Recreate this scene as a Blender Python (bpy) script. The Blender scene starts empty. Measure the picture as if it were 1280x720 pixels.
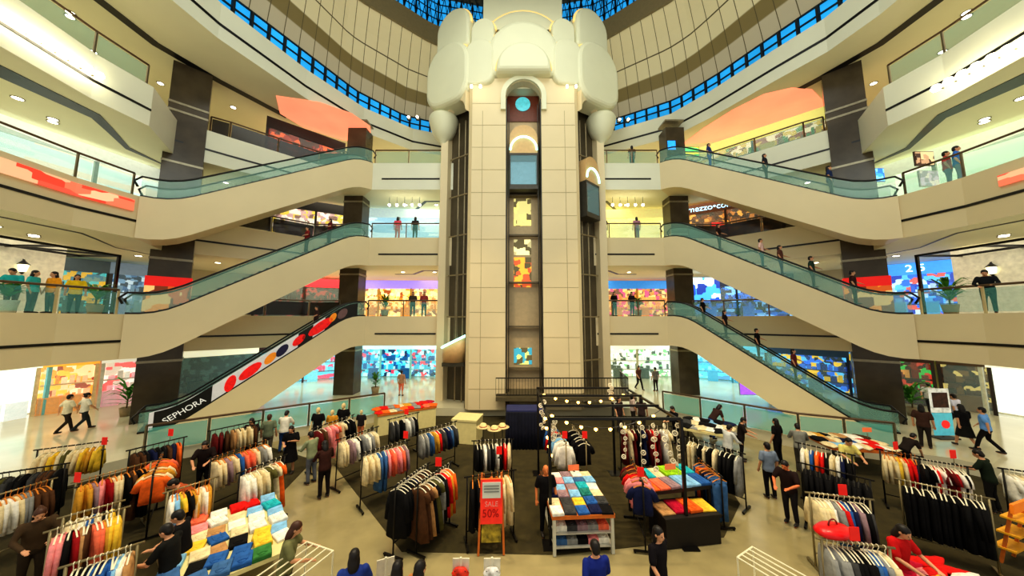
import bpy, bmesh, math, random
from mathutils import Vector, Matrix, geometry
random.seed(7)
PI = math.pi
SC = bpy.context.scene
COL = SC.collection
# ------------------------------------------------------------------ camera
FPX, PITCH, EYE = 385.0, math.radians(5.93), 5.5
cam_d = bpy.data.cameras.new('camera'); cam = bpy.data.objects.new('camera', cam_d); COL.objects.link(cam)
cam.location = (0, 0, EYE); cam.rotation_euler = (PI/2 + PITCH, 0, 0)
cam_d.sensor_width = 36; cam_d.lens = 36*FPX/1280; cam_d.clip_end = 200; cam_d.clip_start = .05
SC.camera = cam
SC.view_settings.view_transform = 'Standard'
SC.view_settings.look = 'Medium High Contrast'
SC.view_settings.exposure = .1
_S, _C = math.sin(PITCH), math.cos(PITCH)
def at(u, v, z):                       # the point at height z seen at pixel u, v
    xc, yc = (u-640)/FPX, (360-v)/FPX
    t = (z-EYE)/(_S+yc*_C)
    return Vector((xc*t, (_C-yc*_S)*t, z))
def at_y(u, v, Y):                     # the point at depth Y
    xc, yc = (u-640)/FPX, (360-v)/FPX
    t = Y/(_C-yc*_S)
    return Vector((xc*t, Y, EYE+(_S+yc*_C)*t))
def proj_u(x, y, z):
    return 640+FPX*x/(y*_C+(z-EYE)*_S)
# ------------------------------------------------------------------ materials
def lin(c):
    return tuple((x/12.92 if x <= .04045 else ((x+.055)/1.055)**2.4) for x in [v/255 for v in c])
MATS = {}
def M(rgb, rough=.6, emit=0, metal=0, alpha=1, noise=.12, scale=6, name=None, spec=.4):
    k = (tuple(rgb), rough, emit, metal, alpha, noise, scale)
    if k in MATS: return MATS[k]
    m = bpy.data.materials.new(name or 'surface'); m.use_nodes = True
    nt = m.node_tree; b = nt.nodes['Principled BSDF']
    c = lin(rgb)
    b.inputs['Roughness'].default_value = rough; b.inputs['Metallic'].default_value = metal
    b.inputs['Specular IOR Level'].default_value = spec
    if noise > 0:
        tc = nt.nodes.new('ShaderNodeTexCoord'); nz = nt.nodes.new('ShaderNodeTexNoise'); nz.inputs['Scale'].default_value = scale
        nz.inputs['Detail'].default_value = 3
        rp = nt.nodes.new('ShaderNodeValToRGB')
        rp.color_ramp.elements[0].position = .3; rp.color_ramp.elements[1].position = .7
        rp.color_ramp.elements[0].color = (*[max(0, x*(1-noise)) for x in c], 1)
        rp.color_ramp.elements[1].color = (*[min(1, x*(1+noise)) for x in c], 1)
        nt.links.new(tc.outputs['Object'], nz.inputs['Vector']); nt.links.new(nz.outputs['Fac'], rp.inputs['Fac'])
        nt.links.new(rp.outputs['Color'], b.inputs['Base Color'])
        if emit: nt.links.new(rp.outputs['Color'], b.inputs['Emission Color'])
    else:
        b.inputs['Base Color'].default_value = (*c, 1)
        b.inputs['Emission Color'].default_value = (*c, 1)
    b.inputs['Emission Strength'].default_value = emit
    b.inputs['Alpha'].default_value = alpha
    MATS[k] = m
    return m
def goods_mat(cols, strength=1.0, sx=1.2, sz=2.0, seed=0):
    # small lit blocks of merchandise colour, on shelves
    m = bpy.data.materials.new('lit_merchandise'); m.use_nodes = True
    nt = m.node_tree; N = nt.nodes; L = nt.links; b = N['Principled BSDF']
    tc = N.new('ShaderNodeTexCoord'); mp = N.new('ShaderNodeMapping'); mp.inputs['Scale'].default_value = (sx, sx, sz)
    mp.inputs['Location'].default_value = (seed*1.7, seed*.9, seed*.37)
    vo = N.new('ShaderNodeTexVoronoi'); vo.distance = 'CHEBYCHEV'; vo.inputs['Scale'].default_value = 1.0
    L.new(tc.outputs['Object'], mp.inputs['Vector']); L.new(mp.outputs['Vector'], vo.inputs['Vector'])
    sp = N.new('ShaderNodeSeparateColor'); L.new(vo.outputs['Color'], sp.inputs['Color'])
    rp = N.new('ShaderNodeValToRGB'); cr = rp.color_ramp; cr.interpolation = 'CONSTANT'
    for i, c in enumerate(cols):
        e = cr.elements[i] if i < 2 else cr.elements.new(i/len(cols))
        e.position = i/len(cols); e.color = (*lin(c), 1)
    L.new(sp.outputs['Red'], rp.inputs['Fac']); L.new(rp.outputs['Color'], b.inputs['Base Color']); L.new(rp.outputs['Color'], b.inputs['Emission Color'])
    b.inputs['Emission Strength'].default_value = strength; b.inputs['Roughness'].default_value = .6
    return m
# ------------------------------------------------------------------ mesh builder
class MB:
    def __init__(s): s.v = []; s.f = []; s.mi = []; s.m = 0
    def add(s, vs, fs):
        o = len(s.v); s.v += [tuple(p) for p in vs]
        for f in fs: s.f.append(tuple(i+o for i in f)); s.mi.append(s.m)
        return s
    def box(s, c, d, rz=0, mat=None):
        x, y, z = d[0]/2, d[1]/2, d[2]/2
        R = mat if mat is not None else Matrix.Rotation(rz, 3, 'Z')
        c = Vector(c)
        vs = [c+R@Vector((a*x, b*y, e*z)) for a, b, e in ((-1,-1,-1),(1,-1,-1),(1,1,-1),(-1,1,-1),(-1,-1,1),(1,-1,1),(1,1,1),(-1,1,1))]
        return s.add(vs, [(0,3,2,1),(4,5,6,7),(0,1,5,4),(1,2,6,5),(2,3,7,6),(3,0,4,7)])
    def bar(s, a, b, w, h, up=(0,0,1)):          # rectangular bar from a to b
        a, b = Vector(a), Vector(b); d = b-a; L = d.length
        if L < 1e-6: return s
        x = d/L; z = Vector(up)
        if abs(x.dot(z)) > .99: z = Vector((0,1,0))
        y = z.cross(x).normalized(); z = x.cross(y)
        return s.box((a+b)/2, (L, w, h), mat=Matrix((x, y, z)).transposed())
    def tube(s, pts, r, n=8, cap=True):
        pts = [Vector(p) for p in pts]; rs = r if isinstance(r, (list, tuple)) else [r]*len(pts)
        rings = []; ref = None
        for i, p in enumerate(pts):
            t = (pts[min(i+1, len(pts)-1)]-pts[max(i-1, 0)]).normalized()
            if ref is None: ref = Vector((0,0,1)) if abs(t.z) < .9 else Vector((1,0,0))
            a = (ref-t*ref.dot(t))
            if a.length < 1e-4: a = t.orthogonal()
            a.normalize(); ref = a; b = t.cross(a)
            rr = rs[i]; ra, rb = rr if isinstance(rr, tuple) else (rr, rr)
            rings.append([p+a*math.cos(k*2*PI/n)*ra+b*math.sin(k*2*PI/n)*rb for k in range(n)])
        return s.loft(rings, cap)
    def loft(s, rings, cap=True, closed=True):
        n = len(rings[0]); vs = [p for r in rings for p in r]; fs = []
        for i in range(len(rings)-1):
            for k in range(n if closed else n-1):
                k2 = (k+1) % n
                fs.append((i*n+k, i*n+k2, (i+1)*n+k2, (i+1)*n+k))
        if cap: fs.append(tuple(reversed(range(n)))); fs.append(tuple(range((len(rings)-1)*n, len(rings)*n)))
        return s.add(vs, fs)
    def lathe(s, c, prof, n=24, sx=1, sy=1, cap=True):
        c = Vector(c)
        return s.loft([[c+Vector((max(r,.001)*sx*math.cos(k*2*PI/n), max(r,.001)*sy*math.sin(k*2*PI/n), z)) for k in range(n)] for r, z in prof], cap)
    def prism(s, poly, z0, z1, mside=None):
        n = len(poly); tri = geometry.tessellate_polygon([[Vector((p[0], p[1], 0)) for p in poly]])
        vs = [(p[0], p[1], z0) for p in poly]+[(p[0], p[1], z1) for p in poly]
        area = sum(poly[i][0]*poly[(i+1)%n][1]-poly[(i+1)%n][0]*poly[i][1] for i in range(n))
        def ori(t):
            a, b, c = (poly[i] for i in t)
            return t if (b[0]-a[0])*(c[1]-a[1])-(b[1]-a[1])*(c[0]-a[0]) > 0 else t[::-1]
        tri = [ori(tuple(t)) for t in tri]
        m = s.m
        s.add(vs, [tuple(i+n for i in t) for t in tri]+[tuple(reversed(t)) for t in tri])
        if mside is not None: s.m = mside
        o = len(s.v)-2*n
        for i in range(n):
            j = (i+1) % n
            f = (o+i, o+j, o+n+j, o+n+i)
            s.f.append(f if area > 0 else f[::-1]); s.mi.append(s.m)
        s.m = m
        return s
    def xform(s, fn): s.v = [tuple(fn(Vector(p))) for p in s.v]; return s
    def mesh(s, name, mats, smooth=False):
        me = bpy.data.meshes.new(name); me.from_pydata(s.v, [], s.f)
        for m in (mats if isinstance(mats, (list, tuple)) else [mats]): me.materials.append(m)
        for i, p in enumerate(me.polygons): p.material_index = s.mi[i]; p.use_smooth = smooth
        me.update(); return me
    def build(s, name, mats, parent=None, smooth=False, label=None):
        o = bpy.data.objects.new(name, s.mesh(name, mats, smooth)); COL.objects.link(o); o.parent = parent
        if label: o['label'] = label
        return o
def empty(name, loc=(0,0,0), rz=0, label=None, cat=None, group=None):
    o = bpy.data.objects.new(name, None); COL.objects.link(o); o.location = loc; o.rotation_euler = (0,0,rz)
    o.empty_display_size = .1
    return tag(o, label, cat, group)
def tag(o, label=None, cat=None, group=None, kind=None):
    if label: o['label'] = label
    if cat: o['category'] = cat
    if group: o['group'] = group
    if kind: o['kind'] = kind
    return o
def struct(o, label=None, cat=None): return tag(o, label, cat, None, 'structure')
def text_mesh(txt, size, mat, parent, name='lettering', extrude=.01, loc=(0,0,0), rot=(PI/2,0,0), space=1.0):
    c = bpy.data.curves.new(name, 'FONT'); c.body = txt; c.size = size; c.extrude = extrude; c.align_x = 'CENTER'; c.align_y = 'CENTER'; c.space_character = space
    t = bpy.data.objects.new(name, c); COL.objects.link(t)
    dg = bpy.context.evaluated_depsgraph_get(); me = bpy.data.meshes.new_from_object(t.evaluated_get(dg))
    bpy.data.objects.remove(t)
    o = bpy.data.objects.new(name, me); COL.objects.link(o); me.materials.clear(); me.materials.append(mat)
    o.parent = parent; o.location = loc; o.rotation_euler = rot
    return o
AX = .3
def side(pts, s): return [(AX+s*u, y) for u, y in pts]
def offset(pl, d):                      # offset an open plan polyline to its left by d
    out = []
    for i, p in enumerate(pl):
        p = Vector(p[:2]); ns = []
        if i: e = (p-Vector(pl[i-1][:2])).normalized(); ns.append(Vector((-e.y, e.x)))
        if i < len(pl)-1: e = (Vector(pl[i+1][:2])-p).normalized(); ns.append(Vector((-e.y, e.x)))
        n = sum(ns, Vector((0,0))).normalized(); k = 1/max(.5, n.dot(ns[0]))
        out.append(tuple(p+n*d*k))
    return out
def resample(pl, n):
    pl = [Vector(p) for p in pl]; ls = [0]
    for a, b in zip(pl, pl[1:]): ls.append(ls[-1]+(b-a).length)
    out = []
    for i in range(n):
        t = ls[-1]*i/(n-1); k = 0
        while k < len(pl)-2 and ls[k+1] < t: k += 1
        f = (t-ls[k])/max(1e-6, ls[k+1]-ls[k]); out.append(pl[k].lerp(pl[k+1], min(1, f)))
    return out
def ribbon(mb, pl, z0, z1, th):         # thin vertical strip along a plan polyline, thickness th towards its left
    o = offset(pl, th)
    for i in range(len(pl)-1):
        a, b, c, d = pl[i], pl[i+1], o[i+1], o[i]
        mb.add([(*a[:2], z0), (*b[:2], z0), (*c[:2], z0), (*d[:2], z0), (*a[:2], z1), (*b[:2], z1), (*c[:2], z1), (*d[:2], z1)],
               [(0,3,2,1),(4,5,6,7),(0,1,5,4),(1,2,6,5),(2,3,7,6),(3,0,4,7)])
def flat_band(mb, pa, pb, z, th=.02):
    for i in range(len(pa)-1):
        a, b, c, d = pa[i], pa[i+1], pb[i+1], pb[i]
        mb.add([(*a[:2], z-th), (*b[:2], z-th), (*c[:2], z-th), (*d[:2], z-th), (*a[:2], z), (*b[:2], z), (*c[:2], z), (*d[:2], z)],
               [(0,1,2,3),(7,6,5,4),(4,5,1,0),(5,6,2,1),(6,7,3,2),(7,4,0,3)])
# common materials
m_white = M((220,204,164), .45, noise=.03, scale=.5, name='cream_cladding')
m_soff = M((226,222,192), .6, noise=.03, scale=.5, name='soffit_paint')
m_white_lit = M((226,226,204), .45, noise=.03, scale=.5, name='cladding_lit_tone')  # paler copy of the cladding; brighter upper light put into the colour
m_black = M((16,14,12), .35, noise=.1, name='black_line')
m_steel = M((120,110,90), .35, metal=.8, noise=.1, name='brushed_steel')
m_brownrail = M((92,70,48), .35, noise=.1, name='bronze_handrail')
m_glass = M((120,200,190), .05, alpha=.22, noise=0, name='tinted_glass', spec=.6)
m_tile = M((196,186,150), .18, noise=.06, scale=.7, name='polished_tile')
m_column = M((74,64,48), .22, noise=.25, scale=1.2, name='dark_stone')
ZG, ZL = .45, [5.75, 11.05, 16.35]       # mall ground, three balcony levels
TH = 1.92                                 # fascia depth
FRONT = [(16.2,2.5),(17.0,8.5),(17.35,11.6),(17.1,13.4)]
BACK = [(18.6,15.8),(17.2,17.3),(13.9,20.6),(10.1,20.6)]
RING = [(10.0,20.4),(4.6,20.4)]
EDGE = FRONT+BACK+RING
EDGE5 = [(16.9,2.5),(16.9,13),(16.5,15),(15.4,17),(13.7,20.4),(12.2,22.7),(7.7,25.3),(0,26.3)]
EDGE5L = [(15.6,2.5),(15.6,11.5),(15.2,14.2),(13.6,18.4),(11.6,22.0),(8.7,24.6),(5.3,25.8),(0,26.3)]
# ================================================================== the building
WALL = [(27,2.5),(27,17),(20.5,25.5),(14.5,28.5),(0,28.5)]
# pit floor: beige tile walkway with olive carpet islands
mb = MB().box((0,11.5,-.05), (48,18,.1)); fl = mb.build('floor', M((152,140,100), .25, noise=.12, scale=1.5, name='sale_floor_tile')); struct(fl, 'beige polished tile floor of the sale area', 'floor')
m_carpet = M((58,50,22), .95, noise=.25, scale=3, name='olive_carpet')
for lab, poly in (('dark olive carpet island under the racks in the middle', [(418,582),(502,690),(700,694),(905,672),(925,630),(880,560),(845,515),(700,505),(560,512),(470,528)]),
                  ('dark olive carpet under the racks on the left', [(-60,590),(290,545),(392,575),(330,640),(225,760),(-60,760)]),
                  ('dark olive carpet under the racks on the right', [(1000,575),(985,620),(1060,690),(1095,760),(1340,760),(1340,600),(1060,558)])):
    p = [at(u, v, 0) for u, v in poly]
    o = MB().prism([(q.x, q.y) for q in p], .002, .012).build('carpet', m_carpet); tag(o, lab, 'carpet')
# mall ground around the pit
PIT = [(-20,2.5),(-16.5,8),(-13.9,12.3),(-7.1,17.5),(-6.5,18.4),(7.9,18.4),(8.6,17.9),(12.4,13.8),(16.2,11.9),(18.4,8),(20,2.5)]
poly = [(34,2.5),(34,33),(-34,33),(-34,2.5)]+PIT
o = MB().prism(poly, -.1, ZG).build('floor', M((205,198,168), .12, noise=.06, scale=.8, name='mall_tile')); struct(o, 'pale shiny tile floor of the mall around the sale area', 'floor')
# balcony slabs
right_e = side(EDGE, 1); left_e = side(EDGE, -1)
loop = right_e+left_e[::-1]
for lv, z in enumerate(ZL):
    poly = [(34.3,2.5),(34.3,33),(-33.7,33),(-33.7,2.5)]+left_e+right_e[::-1]
    mb = MB(); mb.prism(poly, z-TH, z, mside=1)
    struct(mb.build('floor', [m_soff, m_white_lit if lv == 2 else m_white]), ('second','third','fourth')[lv]+' floor slab with its cream fascia around the atrium', 'floor')
    n = 0
    for s, e in ((1, right_e), (-1, left_e)):
        segs = [e[0:4], e[4:8], [(AX+s*9.3, e[8][1]), (AX+s*5.3, e[9][1])]]
        mb = MB()
        for sg in segs: ribbon(mb, sg, z-1.2, z-1.1, .03*s)
        struct(mb.build('trim_%d' % (lv*4+(1 if s > 0 else 2)), m_black))
        # groove line in the soffit under this slab
        w0, w1 = ((.12,.16),(.12,.2),(.5,1.5))[lv]
        g = [(18.3,2.5),(18.3,8.5),(18.3,12.6),(19.0,13.6),(20.2,15.2),(20.4,17.3)]
        ww = [w1, w1*.75, w0*1.3, w0*1.1, w0*.7, .06]
        gp = side(g, s); gq = side([(u+w, y+w*.3) for (u, y), w in zip(g, ww)], s)
        mb = MB(); flat_band(mb, gp, gq, z-TH-.005, .015)
        g2 = side([(9.6,24.2),(8.2,24.2),(6.9,22.4),(4.8,22.4)], s)
        flat_band(mb, g2, offset(g2, -.22*s), z-TH-.005, .015)
        struct(mb.build('trim_%d' % (lv*4+(3 if s > 0 else 4)), m_black))
# fifth level ring and fascia
e5 = side(EDGE5, 1); e5l = side(EDGE5L[:-1], -1)
poly = [(34.3,2.5),(34.3,33),(-33.7,33),(-33.7,2.5)]+e5l+e5[::-1]
struct(MB().prism(poly, 19.7, 21.65, mside=1).build('floor', [m_soff, m_white_lit]), 'top floor slab with a wide cream fascia', 'floor')
for s, e in ((1, e5), (-1, e5l+[e5[-1]])):
    mb = MB(); ribbon(mb, e, 20.42, 20.56, .03*s)
    g = side([(18.5,2.5),(18.5,14.5),(17.6,16.9),(15.9,20.2)], s); flat_band(mb, g, offset(g, -.45*s), 19.69, .015)
    struct(mb.build('trim_%d' % (20+s), m_black))
# clerestory windows
CWL = [(17.2,2.5),(17.2,11.5),(16.3,15.0),(14.3,19.2),(12.7,22.6),(9.9,25.6),(5.9,27.2),(0,27.7)]
CW = [(18.2,2.5),(18.2,13),(17.8,15.2),(16.7,17.3),(14.9,21),(13.2,23.6),(8.2,26.6),(0,27.7)]
m_blue = M((40,150,215), .1, emit=.75, noise=.25, scale=.4, name='evening_sky_glass')
m_mull = M((20,32,40), .4, noise=.1, name='dark_mullion')
for k, s in enumerate((1, -1)):
    c = resample(side(CW if s > 0 else CWL, s), 41); mb = MB(); ribbon(mb, [tuple(p) for p in c], 21.6, 23.5, .05*s)
    w = struct(mb.build('window_%d' % (k+1), m_blue))
    mb = MB(); o2 = [Vector(p) for p in offset([tuple(p) for p in c], .1*s)]
    for i in range(0, 41): mb.box((o2[i].x, o2[i].y, 22.55), (.14,.14,1.9))
    for z in (22.2, 22.9, 23.5):
        for a, b in zip(o2, o2[1:]): mb.bar((a.x, a.y, z), (b.x, b.y, z), .1, .08)
    mb.build('window_frame', m_mull, w)
# panelled sloping ceiling
RIM = [(13.2,2.5),(13.2,13.5),(11.4,19.3),(6.7,23.1),(0,24.4)]
def ceiling_mat():
    m = bpy.data.materials.new('panelled_ceiling'); m.use_nodes = True; nt = m.node_tree; N = nt.nodes; L = nt.links; b = N['Principled BSDF']
    uv = N.new('ShaderNodeUVMap'); sp = N.new('ShaderNodeSeparateXYZ'); L.new(uv.outputs['UV'], sp.inputs['Vector'])
    def line(sock, k, w):
        a = N.new('ShaderNodeMath'); a.operation = 'MULTIPLY'; a.inputs[1].default_value = k; L.new(sock, a.inputs[0])
        f = N.new('ShaderNodeMath'); f.operation = 'FRACT'; L.new(a.outputs[0], f.inputs[0])
        l = N.new('ShaderNodeMath'); l.operation = 'LESS_THAN'; l.inputs[1].default_value = w; L.new(f.outputs[0], l.inputs[0]); return l.outputs[0]
    a = line(sp.outputs['X'], 38, .05); c = line(sp.outputs['Y'], 2, .03)
    mx = N.new('ShaderNodeMath'); mx.operation = 'MAXIMUM'; L.new(a, mx.inputs[0]); L.new(c, mx.inputs[1])
    rp = N.new('ShaderNodeValToRGB'); cr = rp.color_ramp; cr.interpolation = 'LINEAR'
    cols = [(0,(178,168,140)),(.16,(178,168,140)),(.17,(120,106,64)),(.3,(120,106,64)),(.31,(204,194,154)),(1,(210,198,156))]
    for i, (p, cc) in enumerate(cols):
        e = cr.elements[i] if i < 2 else cr.elements.new(p); e.position = p; e.color = (*lin(cc), 1)
    L.new(sp.outputs['Y'], rp.inputs['Fac'])
    mix = N.new('ShaderNodeMix'); mix.data_type = 'RGBA'; L.new(mx.outputs[0], mix.inputs[0]); L.new(rp.outputs['Color'], mix.inputs[6]); mix.inputs[7].default_value = (*lin((84,74,48)), 1)
    L.new(mix.outputs[2], b.inputs['Base Color']); b.inputs['Roughness'].default_value = .6
    L.new(mix.outputs[2], b.inputs['Emission Color']); b.inputs['Emission Strength'].default_value = .2  # low emission added to brighten the ceiling, no lamp behind it
    return m
for s, nm in ((1, 'ceiling_right'), (-1, 'ceiling_left')):
    n = 49; a = resample(side(CW if s > 0 else CWL, s), n); b = resample(side(RIM, s), n); mb = MB(); K = 6
    vs = [(*(a[i].lerp(b[i], k/K)), 23.5+(28.0-23.5)*(k/K)+.6*math.sin(PI*k/K)) for i in range(n) for k in range(K+1)]
    fs = [(i*(K+1)+k, (i+1)*(K+1)+k, (i+1)*(K+1)+k+1, i*(K+1)+k+1) for i in range(n-1) for k in range(K)]
    mb.add(vs, fs); o = mb.build(nm, ceiling_mat()); struct(o)
    uvl = o.data.uv_layers.new(name='UVMap')
    for p in o.data.polygons:
        for li in p.loop_indices:
            vi = o.data.loops[li].vertex_index; uvl.data[li].uv = ((vi//(K+1))/(n-1), (vi % (K+1))/K)
# lantern: rim beam, blue glazing, lattice roof
m_beam = M((146,132,96), .6, noise=.06, name='rim_beam')
for k, s in enumerate((1, -1)):
    r = resample(side(RIM, s), 33); rt = [tuple(p) for p in r]
    mb = MB(); ribbon(mb, rt, 27.9, 29.6, .15*s); struct(mb.build('trim_%d' % (24+k), m_beam))
    mb = MB(); ribbon(mb, offset(rt, -.1*s), 29.6, 32.4, -.05*s); w = struct(mb.build('window_%d' % (3+k), m_blue))
    mb = MB()
    for i, p in enumerate(r): mb.box((p.x, p.y, 31), (.12,.12,2.8))
    for i in range(len(r)-1):
        p, q = r[i], r[i+1]
        for z in (30.3, 31.0, 31.7): mb.bar((p.x, p.y, z), (q.x, q.y, z), .06, .05)
        for j in range(2):
            a, b = p.lerp(q, j/2), p.lerp(q, (j+1)/2)
            mb.bar((a.x, a.y, 29.6), (b.x, b.y, 32.4), .05, .05); mb.bar((b.x, b.y, 29.6), (a.x, a.y, 32.4), .05, .05)
    mb.build('window_frame', m_mull, w)
mb = MB()
o = MB().box((AX,14,32.5), (30,24,.2)).build('ceiling', M((96,88,66), .8, noise=.5, scale=1.5, name='lattice_roof')); struct(o, 'dark lattice roof over the skylight lantern', 'ceiling')
for i in range(-14, 15, 1): mb.bar((AX+i, 3, 32.3), (AX+i*.5, 26, 32.3), .1, .15)
for y in range(4, 26, 2): mb.bar((AX-14, y, 32.25), (AX+14, y, 32.25), .1, .12)
mb.build('ceiling_lattice', M((60,54,40), .7, name='lattice_bars'), o)
# outer walls
m_wall = M((188,180,150), .6, noise=.06, scale=.6, name='mall_wall')
for s, nm in ((1,'wall_right'), (-1,'wall_left')):
    mb = MB(); ribbon(mb, side(WALL[:4], s), ZG, 25.0, -.3*s); struct(mb.build(nm, m_wall))
mb = MB(); mb.box((AX,28.65,12.7), (29,.3,24.5)); struct(mb.build('wall_back', m_wall))
# columns
for s in (1, -1):
    for (u, y, w, r, zt) in ((18.75,16.5,1.55,PI/4,19.7), (11.75,22.0,1.35,0,19.7)):
        mb = MB(); x = AX+s*u
        mb.box((x, y, (ZG+zt)/2), (w, w*.8, zt-ZG), r*-s)
        c = mb.build('column', m_column); struct(c, 'dark stone clad column %s on the %s' % ('at the front' if y < 20 else 'behind the escalator heads', 'right' if s > 0 else 'left'), 'column')
        mb = MB()
        for z in ZL+[19.7]:
            for dz in (-2.35, .55): mb.box((x, y, z+dz), (w+.05, w*.8+.05, .12), r*-s)
        mb.build('column_band', M((150,142,120), .3, metal=.5, name='band_metal'), c)
        if y < 20:
            MB().box((x, y, ZL[0]+1.75), (w+.12, w*.8+.12, .5), r*-s).build('red_sign_wrap', M((226,24,16), .4, emit=.5, noise=.1), c)
            MB().box((x, y, ZL[0]+.75), (w+.1, w*.8+.1, 1.5), r*-s).build('poster_wrap', goods_mat([(200,90,30),(240,150,40),(120,50,20),(230,190,120)], .6, 2, 2, 4), c)
# ------------------------------------------------------------------ glass balustrades
def balustrade(label, pl, z, h=1.05, spacing=1.9, post=m_steel, rail=m_brownrail, glass=m_glass):
    pl = [Vector((p[0], p[1])) for p in pl]
    root = empty('glass_balustrade', (pl[0].x, pl[0].y, z), 0, label, 'balustrade'); o = Vector((pl[0].x, pl[0].y, z))
    mb = MB(); mb.tube([Vector((p.x, p.y, z+h))-o for p in pl], .045, 8); mb.build('handrail', rail, root, True)
    for a, b in zip(pl, pl[1:]):
        n = max(1, round((b-a).length/spacing))
        for i in range(n):
            p, q = a.lerp(b, i/n), a.lerp(b, (i+1)/n)
            mb = MB(); mb.box(Vector((p.x, p.y, z+h/2))-o, (.06,.06,h)); mb.build('post', post, root)
            d = (q-p).normalized()*.06
            mb = MB(); mb.bar(Vector((p.x+d.x, p.y+d.y, z+h*.48))-o, Vector((q.x-d.x, q.y-d.y, z+h*.48))-o, .015, h*.84); mb.build('glass_panel', glass, root)
    mb = MB(); p = pl[-1]; mb.box(Vector((p.x, p.y, z+h/2))-o, (.06,.06,h)); mb.build('post', post, root)
    return root
m_darkglass = M((34,28,22), .15, alpha=.8, noise=.1, name='dark_glass')
m_post = M((196,176,130), .4, noise=.05, name='cream_post')
names = ('second', 'third', 'fourth')
for lv, z in enumerate(ZL):
    for s in (1, -1):
        sd = 'right' if s > 0 else 'left'
        f = side([(17.3,7.0),(17.45,9.5),(17.5,11.6),(17.35,13.3)], s)
        balustrade('glass balustrade with bronze rail along the near %s %s floor balcony' % (sd, names[lv]), f, z, post=m_post if lv == 0 else m_steel)
        f = side([(18.0,17.0),(17.3,17.5),(14.0,20.8),(11.9,20.8)], s)
        balustrade('glass balustrade behind the escalators on the %s %s floor' % (sd, names[lv]), f, z, glass=m_darkglass if (s < 0 or lv == 1) else m_glass)
        f = side([(9.9,20.6),(4.9+.3*s*-1,20.6)], s)
        balustrade('short glass balustrade between tower and escalator head, %s %s floor' % (sd, names[lv]), f, z)
m_cyan = M((120,205,190), .08, alpha=.45, noise=0, name='cyan_pit_glass')
balustrade('cyan glass balustrade along the left edge of the sale area', [(-13.9,12.2),(-7.0,17.45)], ZG, glass=m_cyan)
balustrade('cyan glass balustrade along the right edge of the sale area', [(8.5,17.9),(12.3,13.75),(14.9,12.5)], ZG, glass=m_cyan)
# ------------------------------------------------------------------ escalators
m_step = M((70,72,70), .5, metal=.4, name='step_metal')
m_escglass = M((150,205,190), .05, alpha=.2, noise=0, name='escalator_glass')
def escalator(label, lo, hi, zl, zh, out, w=1.6):
    # lo/hi: plan points of the atrium-side edge; out: unit plan vector away from the atrium
    lo, hi, out = Vector(lo), Vector(hi), Vector(out).normalized()
    d = (hi-lo); Lh = d.length; d.normalize(); rise = zh-zl
    fl = 1.0; prof = [(0, 0), (fl, 0), (Lh-fl, rise), (Lh, rise)]
    # soften the knees
    P = []
    for t in range(25):
        x = Lh*t/24
        if x < fl-.7: y = 0
        elif x > Lh-fl+.7: y = rise
        else:
            k = rise/(Lh-2*fl); y = k*(x-fl)
            if x < fl+.7: y = k*(x-fl+.7)**2/2.8
            if x > Lh-fl-.7: y = rise-k*(Lh-fl+.7-x)**2/2.8
        P.append((x, y))
    root = empty('escalator', (lo.x, lo.y, zl), math.atan2(d.y, d.x), label, 'escalator')
    sg = 1 if d.x*out.y-d.y*out.x > 0 else -1      # which local y is outward
    rings = [[Vector((x, 0, y)), Vector((x, sg*w, y)), Vector((x, sg*w, max(y-TH, -TH))), Vector((x, 0, max(y-TH, -TH)))] for x, y in P]
    if zl < 2: rings = [[r[0], r[1], Vector((r[2].x, r[2].y, max(r[2].z, -.02))), Vector((r[3].x, r[3].y, max(r[3].z, -.02)))] for r in rings]
    MB().loft(rings).build('truss', m_white, root)
    for k, yy in enumerate((.12, w-.12)):
        mb = MB(); mb.loft([[Vector((x, sg*yy-.01, y)), Vector((x, sg*yy+.01, y)), Vector((x, sg*yy+.01, y+.9)), Vector((x, sg*yy-.01, y+.9))] for x, y in P]); mb.build('balustrade_glass', m_escglass, root)
        mb = MB(); pts = [Vector((x, sg*yy, y+.95)) for x, y in P]; pts = [pts[0]+Vector((-.1,0,-.5)), pts[0]+Vector((-.22,0,-.25))]+pts+[pts[-1]+Vector((.22,0,-.25)), pts[-1]+Vector((.1,0,-.5))]
        mb.tube(pts, .045, 8); mb.build('handrail', m_black, root, True)
        mb = MB(); mb.loft([[Vector((x, sg*yy-.05, y)), Vector((x, sg*yy+.05, y)), Vector((x, sg*yy+.05, y+.08)), Vector((x, sg*yy-.05, y+.08))] for x, y in P]); mb.build('skirt', m_black, root)
    mb = MB(); ns = 32
    for i in range(ns):
        x = Lh*(i+.5)/ns; k = min(range(25), key=lambda j: abs(P[j][0]-x)); f = (x*24/Lh); j = min(23, int(f)); y = P[j][1]+(P[j+1][1]-P[j][1])*(f-j)
        mb.box((x, sg*w/2, y-.08), (Lh/ns*.98, w-.36, .3))
    mb.build('steps', m_step, root)
    return root, P, sg, Lh
for s in (1, -1):
    sd = 'right' if s > 0 else 'left'; out = (s, 1)
    lo, hi = side([(17.05,13.35),(9.95,20.4)], s)
    escalator('cream escalator from second floor up to third on the %s' % sd, lo, hi, ZL[0], ZL[1], out)
    escalator('cream escalator from third floor up to fourth on the %s' % sd, lo, hi, ZL[1], ZL[2], out)
    lo = side([(16.9,14.2)], s)[0]
    root, P, sg, Lh = escalator('cream escalator from ground up to second floor on the %s%s' % (sd, ' with red advert' if s < 0 else ''), lo, hi, ZG, ZL[0], out)
    if s < 0:
        ESC_AD = (root, P, sg, Lh)
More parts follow.
